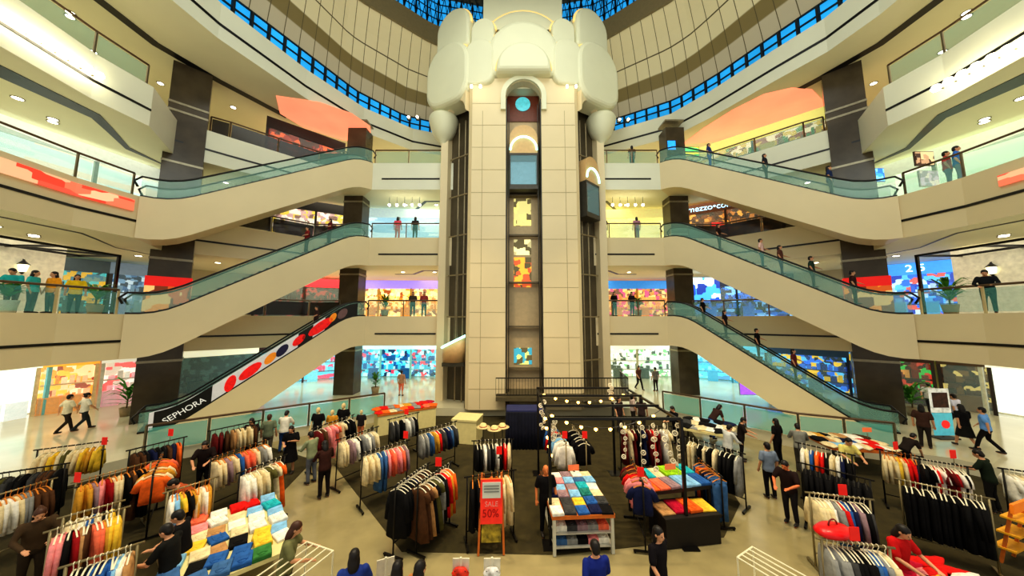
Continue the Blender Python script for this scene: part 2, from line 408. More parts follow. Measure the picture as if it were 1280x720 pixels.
# advert strip on the left ground escalator
root, P, sg, Lh = ESC_AD
def yat(x):
    f = max(0, min(23.999, x*24/Lh)); j = int(f); return P[j][1]+(P[j+1][1]-P[j][1])*(f-j)
def strip(x0, x1, z0, z1, mat, name, off, label=None, n=10):
    mb = MB(); yy = -sg*off
    mb.loft([[Vector((x, yy-.004, yat(x)+z0)), Vector((x, yy+.004, yat(x)+z0)), Vector((x, yy+.004, yat(x)+z1)), Vector((x, yy-.004, yat(x)+z1))] for x in [x0+(x1-x0)*i/n for i in range(n+1)]])
    return mb.build(name, mat, root, label=label)
off0 = -.09
a0 = .3
strip(.3, Lh-.5, .02, .86, M((214,212,214), .4, emit=.15, noise=.05, name='advert_white'), 'advert_panel', off0)
m_adk, m_adr = M((18,16,14), .4, name='advert_black'), M((225,22,18), .4, emit=.3, noise=.2, name='advert_red')
ado = off0+.012
strip(.45, 2.3, .02, .86, m_adk, 'advert_panel', ado); strip(Lh-2.3, Lh-.5, .02, .86, m_adk, 'advert_panel', ado); strip(Lh-3.6, Lh-2.9, .02, .86, m_adk, 'advert_panel', ado)
def blob(x, z, rx, rz, mat, name='advert_print'):
    mb = MB(); yy = -sg*(ado+.012); sl = (yat(x+.1)-yat(x-.1))/.2
    ring = [Vector((x+rx*math.cos(t), 0, yat(x)+z+rx*math.cos(t)*sl+rz*math.sin(t))) for t in [i*2*PI/14 for i in range(14)]]
    mb.loft([[p+Vector((0, yy-.004, 0)) for p in ring], [p+Vector((0, yy+.004, 0)) for p in ring]]); mb.build(name, mat, root)
m_ado, m_adb, m_adp = M((235,140,30), .4, emit=.2, name='advert_orange'), M((30,26,70), .4, name='advert_navy'), M((120,90,90), .5, name='advert_taupe')
for x, z, rx, rz, m in ((2.95,.4,.22,.38,m_adr),(3.7,.4,.45,.3,m_adr),(4.5,.42,.26,.26,m_ado),(5.0,.45,.28,.28,m_adb),(5.75,.45,.3,.26,m_adr),(6.05,.42,.14,.15,m_adk),(6.8,.45,.62,.33,m_adr),(7.42,.55,.2,.25,m_ado),(7.95,.45,.28,.3,m_adp),(8.75,.45,.36,.34,m_adr)):
    if x < Lh-.6: blob(x, z, rx, rz, m)
sl = math.atan2(yat(2.2)-yat(1.0), 1.2)
t = text_mesh('SEPHORA', .36, M((225,225,220), .5, emit=.3, noise=0, name='advert_letters'), root, 'advert_lettering')
# local frame: text reads uphill from the atrium side
x0 = 1.42
t.location = (x0, -sg*(ado+.02), yat(x0)+.44)
if sg < 0: t.rotation_euler = (PI/2, 0, PI); t.rotation_mode = 'QUATERNION'; t.rotation_quaternion = (Matrix.Rotation(-sl, 3, 'Y') @ Matrix.Rotation(PI, 3, 'Z') @ Matrix.Rotation(PI/2, 3, 'X')).to_quaternion()
else: t.rotation_mode = 'QUATERNION'; t.rotation_quaternion = (Matrix.Rotation(-sl, 3, 'Y') @ Matrix.Rotation(PI/2, 3, 'X')).to_quaternion()
# ================================================================== lift tower
TX = .72
m_tow = M((224,206,164), .4, noise=.03, scale=.5, name='tower_panel')
m_cap = M((222,220,188), .5, noise=.04, scale=.4, name='tower_plaster')
m_shaft = M((84,74,54), .4, noise=.2, scale=1, name='shaft_lining')
Z0, ZA = ZG, EYE+13.9
def tp(pts): return [(TX+x, y) for x, y in pts]
half = [(1.1,19.3),(1.1,18.0),(3.2,18.0),(3.42,18.2),(3.42,19.9),(4.9,20.5),(5.1,20.0),(5.55,19.9),(5.6,20.35),(5.6,22.4)]
poly = tp(half)+tp([(-x, y) for x, y in half[::-1]])
tower = empty('lift_tower', (TX, 20, ZG), 0, 'tall cream lift tower with scalloped cloud-like top in the middle of the atrium', 'tower')
org = Vector((TX, 20, ZG))
def tb(mb, name, mat, smooth=False, parent=None, label=None):
    mb.xform(lambda p: p-org); return mb.build(name, mat, parent or tower, smooth, label)
tb(MB().prism(poly, Z0, EYE+15.2), 'tower_body', m_tow)
mb = MB()
for z in [1.6+1.45*i for i in range(13)]:
    for s in (1, -1): mb.box((TX+s*2.15, 17.995, z), (2.1,.012,.025))
for s in (1, -1): mb.box((TX+s*2.55, 17.995, 9.5), (.03,.012,18))
tb(mb, 'panel_joint', M((176,160,122), .6, name='joint_tan'))  # thin panel joints in a darker tan
# shaft linings and guide rails
def lining(mb, a, b, z0, z1, t=.03): mb.bar((a[0], a[1], (z0+z1)/2), (b[0], b[1], (z0+z1)/2), t, z1-z0)
for s in (1, -1):
    mb = MB(); lining(mb, (TX+s*3.46,18.35), (TX+s*3.46,19.9), Z0, ZA+1); lining(mb, (TX+s*3.45,19.88), (TX+s*4.9,20.46), Z0, ZA+1)
    tb(mb, 'shaft_lining', m_shaft)
    mb = MB()
    for q in (.25, .6): p = Vector((3.5,19.3)).lerp(Vector((4.85,20.2)), q); mb.box((TX+s*p.x, p.y, 9.7), (.07,.07,18.4))
    for z in (3, 5.7, 8.4, 11, 13.7, 16.4): mb.bar((TX+s*3.5,19.25,z), (TX+s*4.95,20.15,z), .06, .08)
    tb(mb, 'guide_rail', M((150,136,104), .4, metal=.4, name='rail_metal'))
m_cback = M((200,176,134), .5, noise=.06, name='shaft_back')
mb = MB(); mb.box((TX,19.27,10), (2.16,.04,19)); tb(mb, 'shaft_back', m_cback)
for s in (1, -1):
    mb = MB(); mb.box((TX+s*1.06,18.6,9.9), (.06,1.2,18.8)); mb.box((TX+s*.92,18.5,9.9), (.05,.08,18.8)); tb(mb, 'guide_rail', M((40,34,24), .4, name='dark_rail'))
wins = [((70,130,170),(180,190,150),11.6,.55), ((225,215,120),(150,120,60),9.4,.5), ((200,190,120),(240,225,120),6.9,.9), ((235,225,160),(180,170,120),4.6,.5), ((200,90,50),(240,170,60),3.0,.95), ((60,150,170),(210,220,120),.4,.5)]
for i, (c1, c2, zr, h) in enumerate(wins):
    zz = EYE+zr if i < 5 else EYE-2.2
    mb = MB(); mb.box((TX-.05,19.23,zz), (1.1,.03,h*2)); tb(mb, 'landing_window', goods_mat([c1, c2, (90,80,50), c1], .9, 3, 3, i))
for zr in (7.9, 5.3, 2.3, -.4, -2.9):
    mb = MB(); mb.box((TX,19.0,EYE+zr), (1.9,.3,.1)); tb(mb, 'landing_beam', M((110,96,70), .5, name='beam_brown'))
# arch heads over the three shafts
def arch_head(c, ang, w, z0, z1, name='arch_head', th=.5):
    r = w/2; pts = [(-r-.02, z1), (-r-.02, z0)]+[(-r*math.cos(t), z0+r*math.sin(t)) for t in [i*PI/16 for i in range(1, 16)]]+[(r+.02, z0), (r+.02, z1)]
    mb = MB(); mb.prism(pts, -th/2, th/2)
    R = Matrix.Rotation(ang, 3, 'Z') @ Matrix.Rotation(PI/2, 3, 'X')
    mb.xform(lambda p: R@p+Vector((c[0], c[1], 0))); return tb(mb, name, m_tow)
arch_head((TX,18.22), 0, 2.2, ZA, EYE+16.0)
for s in (1, -1): arch_head((TX+s*4.28,18.95), s*PI/4.2, 2.0, EYE+13.2, EYE+15.4, th=.4)
# dark tops of the shafts with a blue glint put in as a glowing disc
mb = MB(); mb.box((TX,19.2,EYE+14.1), (2.1,.05,2)); tb(mb, 'shaft_top', M((120,60,40), .4, name='shaft_top_dark'))
mb = MB(); mb.lathe((0,0,0), [(0,-.02),(.5,-.02),(.5,.02),(0,.02)], 20); mb.xform(lambda p: Matrix.Rotation(PI/2, 3, 'X')@p+Vector((TX,19.14,EYE+14.3))); tb(mb, 'shaft_glint', M((90,190,200), .3, emit=.5, name='teal_glow'))
# capital: arch-topped petals in stacked tiers
def sm(prof, k=4):                      # smooth a profile with Catmull-Rom
    P = [Vector(p) for p in prof]; out = []
    for i in range(len(P)-1):
        p0, p1, p2, p3 = P[max(0,i-1)], P[i], P[i+1], P[min(len(P)-1,i+2)]
        for j in range(k):
            t = j/k; q = .5*((2*p1)+(p2-p0)*t+(2*p0-5*p1+4*p2-p3)*t*t+(3*p1-p0-3*p2+p3)*t**3); out.append((max(0, q.x), q.y))
    return out+[tuple(P[-1])]
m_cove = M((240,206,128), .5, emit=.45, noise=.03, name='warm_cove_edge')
def petal(x, y, hw, z0, z1, dep, ang=0, foot=.5, name='capital_petal'):
    # tombstone outline: round head, softly rounded foot; rounded over towards the front
    r = hw; zs = z1-r; out = []
    out += [(r*math.cos(t), zs+r*math.sin(t)) for t in [i*PI/20 for i in range(21)]]
    f = min(foot, hw*.95); out += [(-hw+f-f*math.cos(t), z0+f-f*math.sin(t)) for t in [i*PI/12 for i in range(7)]]
    out += [(hw-f+f*math.sin(t), z0+f-f*math.cos(t)) for t in [i*PI/12 for i in range(7)]]
    zc = (z0+z1)/2; rings = []
    for dd, k in ((.6, 1), (-dep*.55, 1), (-dep*.78, .975), (-dep*.92, .93), (-dep, .86)):
        rings.append([Vector((px*(1-(1-k)), dd, zc+(pz-zc)*(1-(1-k)*hw/((z1-z0)/2)))) for px, pz in out])
    R = Matrix.Rotation(ang, 3, 'Z')
    mb = MB(); mb.tube([R@Vector((px, -dep*.35, pz))+Vector((TX+x, y, EYE)) for px, pz in out[:21]], .11, 6); tb(mb, 'cove_edge', m_cove, True)
    mb = MB(); mb.loft([[R@p+Vector((TX+x, y, EYE)) for p in g] for g in rings]); return tb(mb, name, m_cap, False)
def hood(r0, r1, zc, leg, y0, y1):       # arch moulding around the middle shaft
    pts = [(r1, zc-leg)]+[(r1*math.cos(t), zc+r1*math.sin(t)) for t in [i*PI/24 for i in range(25)]]+[(-r1, zc-leg), (-r0, zc-leg)]+[(-r0*math.cos(t), zc+r0*math.sin(t)) for t in [i*PI/24 for i in range(25)]]+[(r0, zc-leg)]
    mb = MB(); mb.prism(pts, 0, y0-y1); R = Matrix.Rotation(PI/2, 3, 'X'); mb.xform(lambda p: R@p+Vector((TX, y0, EYE))); tb(mb, 'arch_moulding', m_cap)
hood(1.12, 1.42, 13.9, .9, 18.02, 17.82)
petal(0, 18.05, 1.7, 15.2, 17.2, .75, 0, .1); petal(0, 18.3, 2.25, 15.25, 19.1, .55, 0, .1); petal(0, 18.8, 2.8, 15.25, 20.6, .3, 0, .1)
mb = MB(); mb.box((TX,19.5,EYE+17.0), (7.4,2.0,4.2)); tb(mb, 'capital_core', m_cap)
for s in (1, -1):
    petal(s*4.75, 19.3, 1.8, 14.0, 18.4, .7, s*.5, 1.2); petal(s*4.55, 19.35, 1.4, 17.9, 21.1, .5, s*.5, .2)
    petal(s*2.75, 18.4, 1.0, 14.7, 17.9, .55, s*.2, .6); petal(s*2.55, 18.6, .8, 17.4, 19.6, .5, s*.2, .2)
    # outer flare from the jamb up into the lobe
    mb = MB(); mb.lathe((TX+s*5.45,20.1,EYE), sm([(.1,11.9),(.3,12.2),(.65,12.6),(.9,13.2),(.95,13.9),(0,14.3)]), 24); tb(mb, 'capital_flare', m_cap, True)
    # spotlights on the capital
    for dx in (2.75, 3.3):
        mb = MB(); mb.lathe((TX+s*(dx-.1), 17.45, EYE+14.2), [(0,-.06),(.07,-.06),(.07,.06),(0,.06)], 10); tb(mb, 'spotlight', M((255,244,210), .4, emit=12, noise=0, name='spot_glow'))
for hw, zz0, zz1, yy in ((2.65, 19.8, 22.6, 18.7), (2.2, 22.4, 27.0, 18.9)):
    mb = MB(); mb.box((TX, yy+1.3, EYE+(zz0+zz1)/2), (hw*2,2.6,zz1-zz0)); tb(mb, 'tower_neck', m_cap)
# lift cars
m_car = M((214,176,120), .4, noise=.05, name='car_cream'); m_ring = M((170,245,235), .3, emit=2.5, noise=0, name='cyan_ring')
m_carglass = M((150,190,200), .05, alpha=.35, noise=0, name='car_glass')
def lift_car(label, x, y, z, w, ang):
    root = empty('lift_car', (x, y, z), ang, label, 'lift'); r = w/2
    pts = [(-r,0),(r,0)]+[(r*math.cos(t), 1.0+r*math.sin(t)) for t in [i*PI/14 for i in range(15)]]
    mb = MB(); mb.prism(pts, -.45, .45); R = Matrix.Rotation(PI/2, 3, 'X'); mb.xform(lambda p: R@p+Vector((0,0,2.3))); hd = mb.build('car_hood', m_car, root)
    mb = MB(); mb.tube([Vector((r*.94*math.cos(t), -.5, 2.5+r*1.0*math.sin(t))) for t in [i*PI/16 for i in range(17)]], .06, 8); mb.build('light_ring', m_ring, hd, True)
    mb = MB(); mb.box((0,-.43,1.25), (w*.94,.03,1.9)); mb.build('car_glass', m_carglass, root)
    mb = MB(); mb.box((0,.4,1.25), (w*.94,.04,1.9)); mb.build('car_back', M((150,200,215), .4, emit=.5, name='car_back_blue'), root)
    mb = MB(); mb.box((0,0,.15), (w,.9,.3)); mb.box((0,0,2.25), (w,.92,.14)); mb.box((-r+.04,0,1.25), (.06,.9,2.0)); mb.box((r-.04,0,1.25), (.06,.9,2.0)); mb.build('car_frame', M((70,66,56), .4, name='car_frame_grey'), root)
    return root
lift_car('lift car with cyan glowing arch in the middle shaft, near the top', TX, 18.62, EYE+8.0, 1.75, 0)
lift_car('lift car with cyan glowing arch in the right shaft', TX+4.15, 19.25, EYE+6.4, 1.5, PI/4.2)
# left car: round cream drum with a sloping cyan ring, at the bottom of the left shaft
cx, cy = TX-4.2, 19.0
root = empty('lift_car', (cx, cy, 3.0), 0, 'round cream lift car with bright sloping ring at the foot of the left shaft', 'lift')
mb = MB(); n = 24
mb.loft([[Vector((.72*math.cos(k*2*PI/n), .62*math.sin(k*2*PI/n), 0)) for k in range(n)], [Vector((.76*math.cos(k*2*PI/n), .66*math.sin(k*2*PI/n), 1.2+.38*math.cos(k*2*PI/n))) for k in range(n)]]); hd = mb.build('car_drum', m_car, root, True)
mb = MB(); mb.tube([Vector((.77*math.cos(k*2*PI/n), .67*math.sin(k*2*PI/n), 1.22+.38*math.cos(k*2*PI/n))) for k in range(n+1)], .07, 8); mb.build('light_ring', m_ring, hd, True)
mb = MB(); mb.box((0,0,-.12), (1.3,1.1,.22)); mb.build('car_base', M((60,56,40), .4, name='car_base_dark'), root)
mb = MB()
for q in (-.3, .3): mb.tube([(q*.3,.2,1.3),(q*.1,.4,9)], .025, 6)
mb.build('hoist_cable', M((120,110,86), .4, metal=.6, name='cable'), root)
# landing platform railing at the foot of the tower
pl = [(TX-1.6,17.2),(TX+5.6,17.2),(TX+6.0,19.6)]
root = empty('landing_railing', (TX-1.6,17.2,1.35), 0, 'black barred railing of the lift landing at the tower foot', 'railing'); o = Vector((TX-1.6,17.2,1.35))
mb = MB()
mb.box(Vector((TX+2.2,18.2,1.25))-o, (7.6,2.2,.2)); mb.build('platform', M((90,80,56), .6, name='platform_dark'), root)
for z in (.1, 1.0):
    mb = MB(); mb.tube([Vector((p[0], p[1], 1.35+z))-o for p in pl], .03, 6); mb.build('rail', m_black, root)
mb = MB()
for a, b in zip(pl, pl[1:]):
    a, b = Vector(a), Vector(b); k = int((b-a).length/.16)
    for i in range(k+1): p = a.lerp(b, i/k); mb.box(Vector((p.x, p.y, 1.9))-o, (.018,.018,.95))
mb.build('baluster', m_black, root)
# ================================================================== shops, signs, lamps, plants
W3 = [(23.5,3),(23.5,16),(21.5,19),(15.5,24.2),(10.5,25.2),(0,25.2)]
W4 = [(21.0,3),(21.0,15.2),(20.4,17.4),(15.0,22.5),(14,23.4)]
def on_path(path, px, z):
    s = 1 if px > 645 else -1; pl = [Vector(p) for p in side(path, s)]; best = None
    for a, b in zip(pl, pl[1:]):
        for i in range(200):
            p = a.lerp(b, i/200); d = p.y*_C+(z-EYE)*_S
            e = abs(640+FPX*p.x/d-px)
            if best is None or e < best[0]: best = (e, p)
    return best[1]
m_pane = M((190,220,220), .05, alpha=.12, noise=0, name='shop_glass')
def shop(label, lv, a, b, cols, em=.8, sign=(120,100,70), sign_em=0, frame=(60,56,50), text=None, tcol=(240,240,240), path=None, h=3.25, sx=3.4, sz=3.6, shelves=2, floor_goods=True, tsize=.5, tpos=.5, cat='shop'):
    z = ([ZG]+ZL)[lv]; path = path or (WALL, WALL, W3, W4)[lv]
    p, q = on_path(path, a, z+1.5), on_path(path, b, z+1.5); d = q-p; W = d.length
    root = empty('shopfront', (p.x, p.y, z), math.atan2(d.y, d.x), label, cat)
    dp = 1.0; y0 = -.25      # local -y faces the atrium
    sd = len(bpy.data.objects) % 17
    MB().box((W/2, y0, h/2), (W-.1, .06, h-.1)).build('interior', goods_mat(cols, em, sx, sz, sd), root)
    sb = MB().box((W/2, y0-dp, h-.38), (W, .14, .72)).build('sign_band', M(sign, .5, emit=sign_em, noise=.05), root)
    mb = MB()
    n = max(2, int(W/2.6)+1)
    for i in range(n): MB().box((.08+(W-.16)*i/(n-1), y0-dp, (h-.7)/2), (.14,.14,h-.7)).build('frame_post', M(frame, .4), root)
    for i in range(n-1):
        x0, x1 = .2+(W-.16)*i/(n-1), -.05+(W-.16)*(i+1)/(n-1)
        if n > 3 and i % 3 == 1: continue
        MB().box(((x0+x1)/2, y0-dp, (h-.7)/2), (x1-x0, .02, h-.75)).build('window_pane', m_pane, root)
    for k in range(shelves):
        sh = MB().box((W/2, y0-.25, .7+k*.75), (W-.3, .36, .05)).build('shelf', M(frame, .5), root)
        mb = MB(); x = .3
        while x < W-.4:
            w = random.uniform(.12,.34); hh = random.uniform(.15,.5); mb.m = random.randrange(3); mb.box((x+w/2, y0-.25, .73+k*.75+hh/2), (w*.9,.22,hh)); x += w+.05
        o = mb.build('merchandise', [M(c, .5, emit=em*.5) for c in (cols*3)[:3]], sh); o['kind'] = 'stuff'
    if floor_goods:
        for x in [W*f for f in (.25,.6)]:
            mb = MB(); mb.box((x, y0-.75, .4), (.7,.35,.8)); mb.box((x, y0-.75, .83), (.8,.42,.05)); mb.build('display_plinth', M((cols+cols)[1], .5, emit=em*.3), root)
    if text: text_mesh(text, tsize, M(tcol, .4, emit=1.6, noise=0), sb, 'lettering', .02, (W*tpos, y0-dp-.09, h-.38))
    return root
# ground floor
shop('white window bay beside a cyan pillar at far left of the ground floor', 0, -60, 40, [(235,255,250),(250,255,255),(190,245,245)], 1.2, (225,235,220), .6, (90,190,200), shelves=0, sx=.3)
shop('peach lit cosmetics counter shop on the left ground floor', 0, 46, 122, [(250,200,150),(235,150,50),(250,220,180),(140,60,40),(245,180,60)], .9, (240,170,60), .5, (220,190,140))
shop('pale shop with pink sign on the left ground floor by the column', 0, 124, 182, [(240,235,220),(250,180,190),(200,190,170),(240,90,90)], .8, (230,226,210), .4, (200,196,180))
shop('dark shop under a white canopy behind the left ground escalator', 0, 212, 318, [(20,24,20),(28,34,30),(60,80,70),(16,16,14)], .2, (235,228,200), .5, (24,24,22), shelves=1)
shop('shop with cyan light box and pink counter behind left escalator', 0, 322, 436, [(90,200,230),(140,225,240),(230,40,90),(60,170,210)], 1.0, (70,40,42), 0, (80,60,60), sx=1.2)
shop('cyan lit clothes shop left of the tower on the ground floor', 0, 446, 556, [(60,190,220),(20,90,150),(190,250,250),(20,50,80),(230,60,90),(120,220,235)], 1.0, (180,240,240), .9, (150,220,225))
shop('white lit shop with orange floor right of the tower on the ground', 0, 744, 836, [(240,250,235),(60,70,50),(245,250,240),(120,190,120),(230,220,200)], .95, (235,235,215), .5, (200,190,150))
shop('cyan display window behind the right ground escalator', 0, 866, 960, [(90,215,240),(60,180,220),(150,230,240),(80,150,190)], 1.0, (90,190,215), .7, (80,140,160), sx=1.5)
shop('blue lit games shop with yellow flowered frame on the right ground floor', 0, 962, 1066, [(40,110,220),(20,50,120),(230,190,40),(90,190,240),(20,24,40)], .9, (40,60,80), .2, (30,40,60))
shop('dark red food shop on the right ground floor', 0, 1104, 1170, [(120,40,20),(50,24,14),(220,160,80),(60,190,80),(200,60,40)], .7, (60,36,22), .1, (50,36,24))
shop('dark brown shop with small lights at right of ground floor', 0, 1172, 1238, [(60,36,20),(100,70,30),(30,20,14),(210,190,110)], .6, (70,50,24), .1, (40,28,18))
shop('plain white window at far right of the ground floor', 0, 1242, 1320, [(250,250,235),(240,240,225)], 1.1, (240,236,215), .5, (210,206,180), shelves=0, sx=.3, floor_goods=False)
# second floor
GOLD = [(250,220,130),(230,150,40),(255,235,170),(150,80,30),(245,190,80),(250,225,150)]
shop('golden lit shop with purple curved sign left of the tower', 1, 440, 558, GOLD, 1.0, (140,120,225), .9, (200,150,60))
shop('warm lit shop with blue sign band right of the tower', 1, 744, 836, [(250,190,80),(235,140,40),(230,60,130),(255,215,130),(120,60,30)], .9, (50,120,190), .8, (190,140,60))
shop('dark shop with bright blue screen behind right escalators', 1, 860, 990, [(20,60,140),(30,110,220),(16,24,50),(120,190,250),(20,40,90)], .9, (30,40,70), .2, (20,26,40), sx=2)
shop('dark bar with small string lights behind the left escalators', 1, 320, 436, [(40,28,20),(60,40,26),(26,20,16),(150,40,30)], .4, (225,40,50), .9, (50,36,26))
shop('bright blue lit gaming shop on the right second floor', 1, 1096, 1206, [(40,110,235),(90,190,250),(200,235,255),(30,60,160),(220,90,70)], 1.1, (70,150,240), .9, (30,60,150), text='2 5', tsize=.6)
shop('teal cafe with yellow parasols on the left second floor', 1, 24, 132, [(60,120,140),(30,60,70),(230,180,40),(80,190,190),(110,140,130)], .7, (70,84,90), .2, (30,34,34))
shop('blue grey shop beside the left column on second floor', 1, 134, 206, [(70,110,150),(120,160,190),(40,60,80),(200,220,230)], .7, (120,140,160), .3, (60,64,70))
# third floor
shop('wooden coffee shop with pale blue lettering on the right third floor', 2, 846, 975, [(120,66,24),(190,120,40),(80,44,20),(235,170,70),(60,36,20)], .7, (100,54,24), .15, (70,44,26), text='mezzo•com', tcol=(170,225,250), tsize=.62, tpos=.36)
shop('restaurant with lit shelves of bottles on the left third floor', 2, 340, 446, [(230,210,200),(120,80,70),(250,240,220),(190,150,150),(220,190,60)], .8, (40,36,34), .05, (46,40,34))
shop('pale blue shopfront left of the tower on the third floor', 2, 452, 556, [(170,205,220),(200,225,230),(150,190,210)], .8, (190,215,220), .4, (140,170,180), shelves=0, sx=.4)
shop('pale yellow shopfront right of the tower on the third floor', 2, 746, 834, [(230,220,140),(240,232,160),(220,210,130)], .8, (225,215,140), .4, (170,160,90), shelves=0, sx=.4)
shop('pale glass shopfront at far left of the third floor', 2, -40, 195, [(205,230,225),(225,238,230),(240,225,200)], .8, (215,225,215), .3, (170,180,176), shelves=0, sx=.25, floor_goods=False)
shop('pale green shopfront with posters at far right of third floor', 2, 1085, 1340, [(200,225,190),(215,232,205),(225,225,205)], .8, (210,222,195), .3, (170,180,160), shelves=0, sx=.25, floor_goods=False)
# fourth floor
shop('dark red lit restaurant on the left fourth floor', 3, 330, 444, [(150,40,16),(50,22,14),(220,90,30),(70,30,20),(120,30,14)], .9, (44,30,24), .05, (40,26,20), h=2.7)
shop('food court counter with green menu boards on right fourth floor', 3, 868, 1036, [(120,80,40),(210,180,60),(90,130,60),(235,225,190),(140,60,40)], .8, (225,215,120), .5, (80,70,50), h=2.0, shelves=1)
# red hanging sign at the coffee shop, light box screens
def screen(name, label, cat, px0, px1, v0, v1, Y, col, em, frame=(40,40,44)):
    a, b = at_y(px0, v1, Y), at_y(px1, v0, Y); c = (a+b)/2
    root = empty(name, (c.x, c.y, a.z), 0, label, cat); w, h = abs(b.x-a.x), abs(b.z-a.z)
    MB().box((0,.04,h/2), (w+.08,.06,h+.08)).build('housing', M(frame, .5), root)
    MB().box((0,0,h/2), (w,.03,h)).build('display', col if not isinstance(col, tuple) else M(col, .4, emit=em, noise=.15), root)
    return root
screen('hanging_sign', 'red banner sign hung below the coffee shop lettering', 'sign', 890, 919, 278, 286, 22.6, (235,10,10), .9)
screen('wall_screen', 'big blue glowing wall screen behind the right escalators', 'screen', 864, 899, 347, 376, 24.0, goods_mat([(20,70,190),(60,150,245),(200,235,255),(20,50,140)], 1.2, 1.5, 1.5, 3), 1)
screen('wall_screen', 'small purple screen under the right ground escalator', 'screen', 926, 948, 478, 493, 19.5, (160,90,235), 1.1, (200,215,225))
screen('wall_screen', 'small blue screen beside the purple one', 'screen', 958, 974, 481, 496, 19.5, (40,150,240), 1.1)
screen('menu_screen', 'small green and yellow screen on the right fourth floor', 'screen', 857, 873, 184, 195, 21.6, goods_mat([(60,200,80),(240,230,40),(90,220,120)], 1.1, 2, 4, 1), 1)
screen('wall_screen', 'small blue screen on the column by the right fourth floor', 'screen', 835, 844, 176, 187, 21.0, (40,150,240), 1.0)
screen('oval_sign', 'round blue glowing sign beside the right front column, third floor', 'sign', 1083, 1104, 211, 226, 16.2, goods_mat([(60,150,245),(120,200,255),(40,110,220)], 1.2, 4, 4, 5), 1, (60,120,200))
screen('wall_poster', 'brown and red poster on the right third floor', 'poster', 1146, 1166, 190, 206, 14.6, goods_mat([(110,60,40),(190,150,120),(60,30,24),(220,190,150)], .5, 5, 5, 6), 1, (90,70,60))
screen('wall_poster', 'pale poster below the brown one on the right third floor', 'poster', 1152, 1172, 214, 232, 14.6, goods_mat([(210,205,190),(150,150,150),(190,180,190)], .6, 5, 5, 8), 1, (200,200,190))
screen('shop_sign', 'small white and red glowing sign by the left front column', 'sign', 201, 217, 206, 215, 16.0, goods_mat([(240,240,255),(150,180,255),(240,60,60)], 1.4, 4, 4, 9), 1, (200,200,210))
# kiosk boards and banner stands on the mall floor
def banner_stand(label, u, v, w, h, c_top, c_bot, z=ZG, ang=0, spot=None):
    p = at(u, v, z); root = empty('banner_stand', (p.x, p.y, z), ang, label, 'banner stand')
    MB().box((0,0,.03), (w,.4,.06)).build('base', M((70,66,60), .5), root)
    MB().box((0,.03,h/2), (.05,.03,h)).build('pole', m_steel, root)
    MB().box((0,0,h*.75), (w,.03,h*.48)).build('poster', M(c_top, .5, emit=.25, noise=.3), root)
    MB().box((0,-.005,h*.28), (w,.03,h*.44)).build('poster', M(c_bot, .5, emit=.3, noise=.1), root)
    MB().box((0,-.02,h*.76), (w*.78,.02,h*.3)).build('picture', M((60,30,22), .5, emit=.1, noise=.6, scale=9), root)
    if spot:
        mb = MB(); mb.lathe((0,0,0), [(0,-.012),(w*.2,-.012),(w*.2,.012),(0,.012)], 20); mb.xform(lambda q: Matrix.Rotation(PI/2, 3, 'X')@q+Vector((w*.1,-.03,h*.28))); mb.build('red_dot', M(spot, .4, emit=.5), root)
banner_stand('banner with food picture over cyan panel and red dot, right mall floor', 1181, 548, .85, 2.1, (225,228,220), (90,190,210), spot=(230,40,40))
banner_stand('white board with red print on the left mall floor behind the plant', 164, 500, 2.0, 1.3, (215,225,240), (215,220,235))
# ------------------------------------------------------------------ recessed spots
m_glow = M((255,246,220), .4, emit=9, noise=0, name='spot_glow')
spot_me = None
def downlight(x, y, z, label, group, r=.11):
    global spot_me
    root = empty('recessed_spotlight', (x, y, z), 0, label, 'ceiling light', group)
    if spot_me is None:
        a = MB().lathe((0,0,0), [(.14,-.02),(.18,-.02),(.18,.0),(.14,0)], 14, cap=False).mesh('ring', m_steel); b = MB().lathe((0,0,0), [(0,-.018),(.14,-.018),(.14,-.005),(0,-.005)], 14).mesh('lamp', m_glow); spot_me = (a, b)
    for nm, me in zip(('ring','lamp'), spot_me):
        o = bpy.data.objects.new(nm, me); COL.objects.link(o); o.parent = root
for s in (1, -1):
    sd = 'right' if s > 0 else 'left'
    for lv, zz in enumerate([z-TH for z in ZL]+[19.7]):
        lab = 'small round recessed spotlight under the %s floor slab on the %s side' % (('second','third','fourth','top')[lv], sd); grp = 'recessed spots under the %s slab, %s' % (('second','third','fourth','top')[lv], sd)
        for u, y in ((19.6,9.5),(19.9,9.7),(20.3,11.6),(20.8,12.9),(21.1,13.1),(22.6,15.0),(21.5,17.2),(19.0,19.3),(16.5,21.8),(16.2,22.1),(12.9,23.6),(8.6,23.2),(6.2,23.2)):
            if lv == 3 and (u < 14): continue
            x, y = side([(u, y)], s)[0]; downlight(x, y, zz-.001, lab, grp)
# clusters of bright bulbs
m_star = M((255,246,210), .4, emit=14, noise=0, name='bulb_glow')
bulb_me = MB().lathe((0,0,0), [(0,-.1),(.07,-.07),(.1,0),(.07,.07),(0,.1)], 12).mesh('bulb', m_star, True)
cord_me = MB().tube([(0,0,.08),(0,0,.6)], .015, 6).mesh('cord', m_black)
def bulbs(pts, label, group):
    for p in pts:
        root = empty('pendant_bulb', p, 0, label, 'pendant lamp', group)
        for nm, me in (('bulb', bulb_me), ('cord', cord_me)):
            o = bpy.data.objects.new(nm, me); COL.objects.link(o); o.parent = root
def reflected_lamps(pts, sx, label, group):  # glass reflection of lamps, added as bulbs along the fascia
    for p in pts:
        root = empty('reflected_lamp', p, 0, label, 'lamp', group); o = bpy.data.objects.new('bulb', bulb_me); COL.objects.link(o); o.parent = root; o.scale = (1.5,1.5,1.5)
        MB().tube([(0,0,0),(sx*.3,0,0)], .03, 6).build('bracket', m_steel, root)
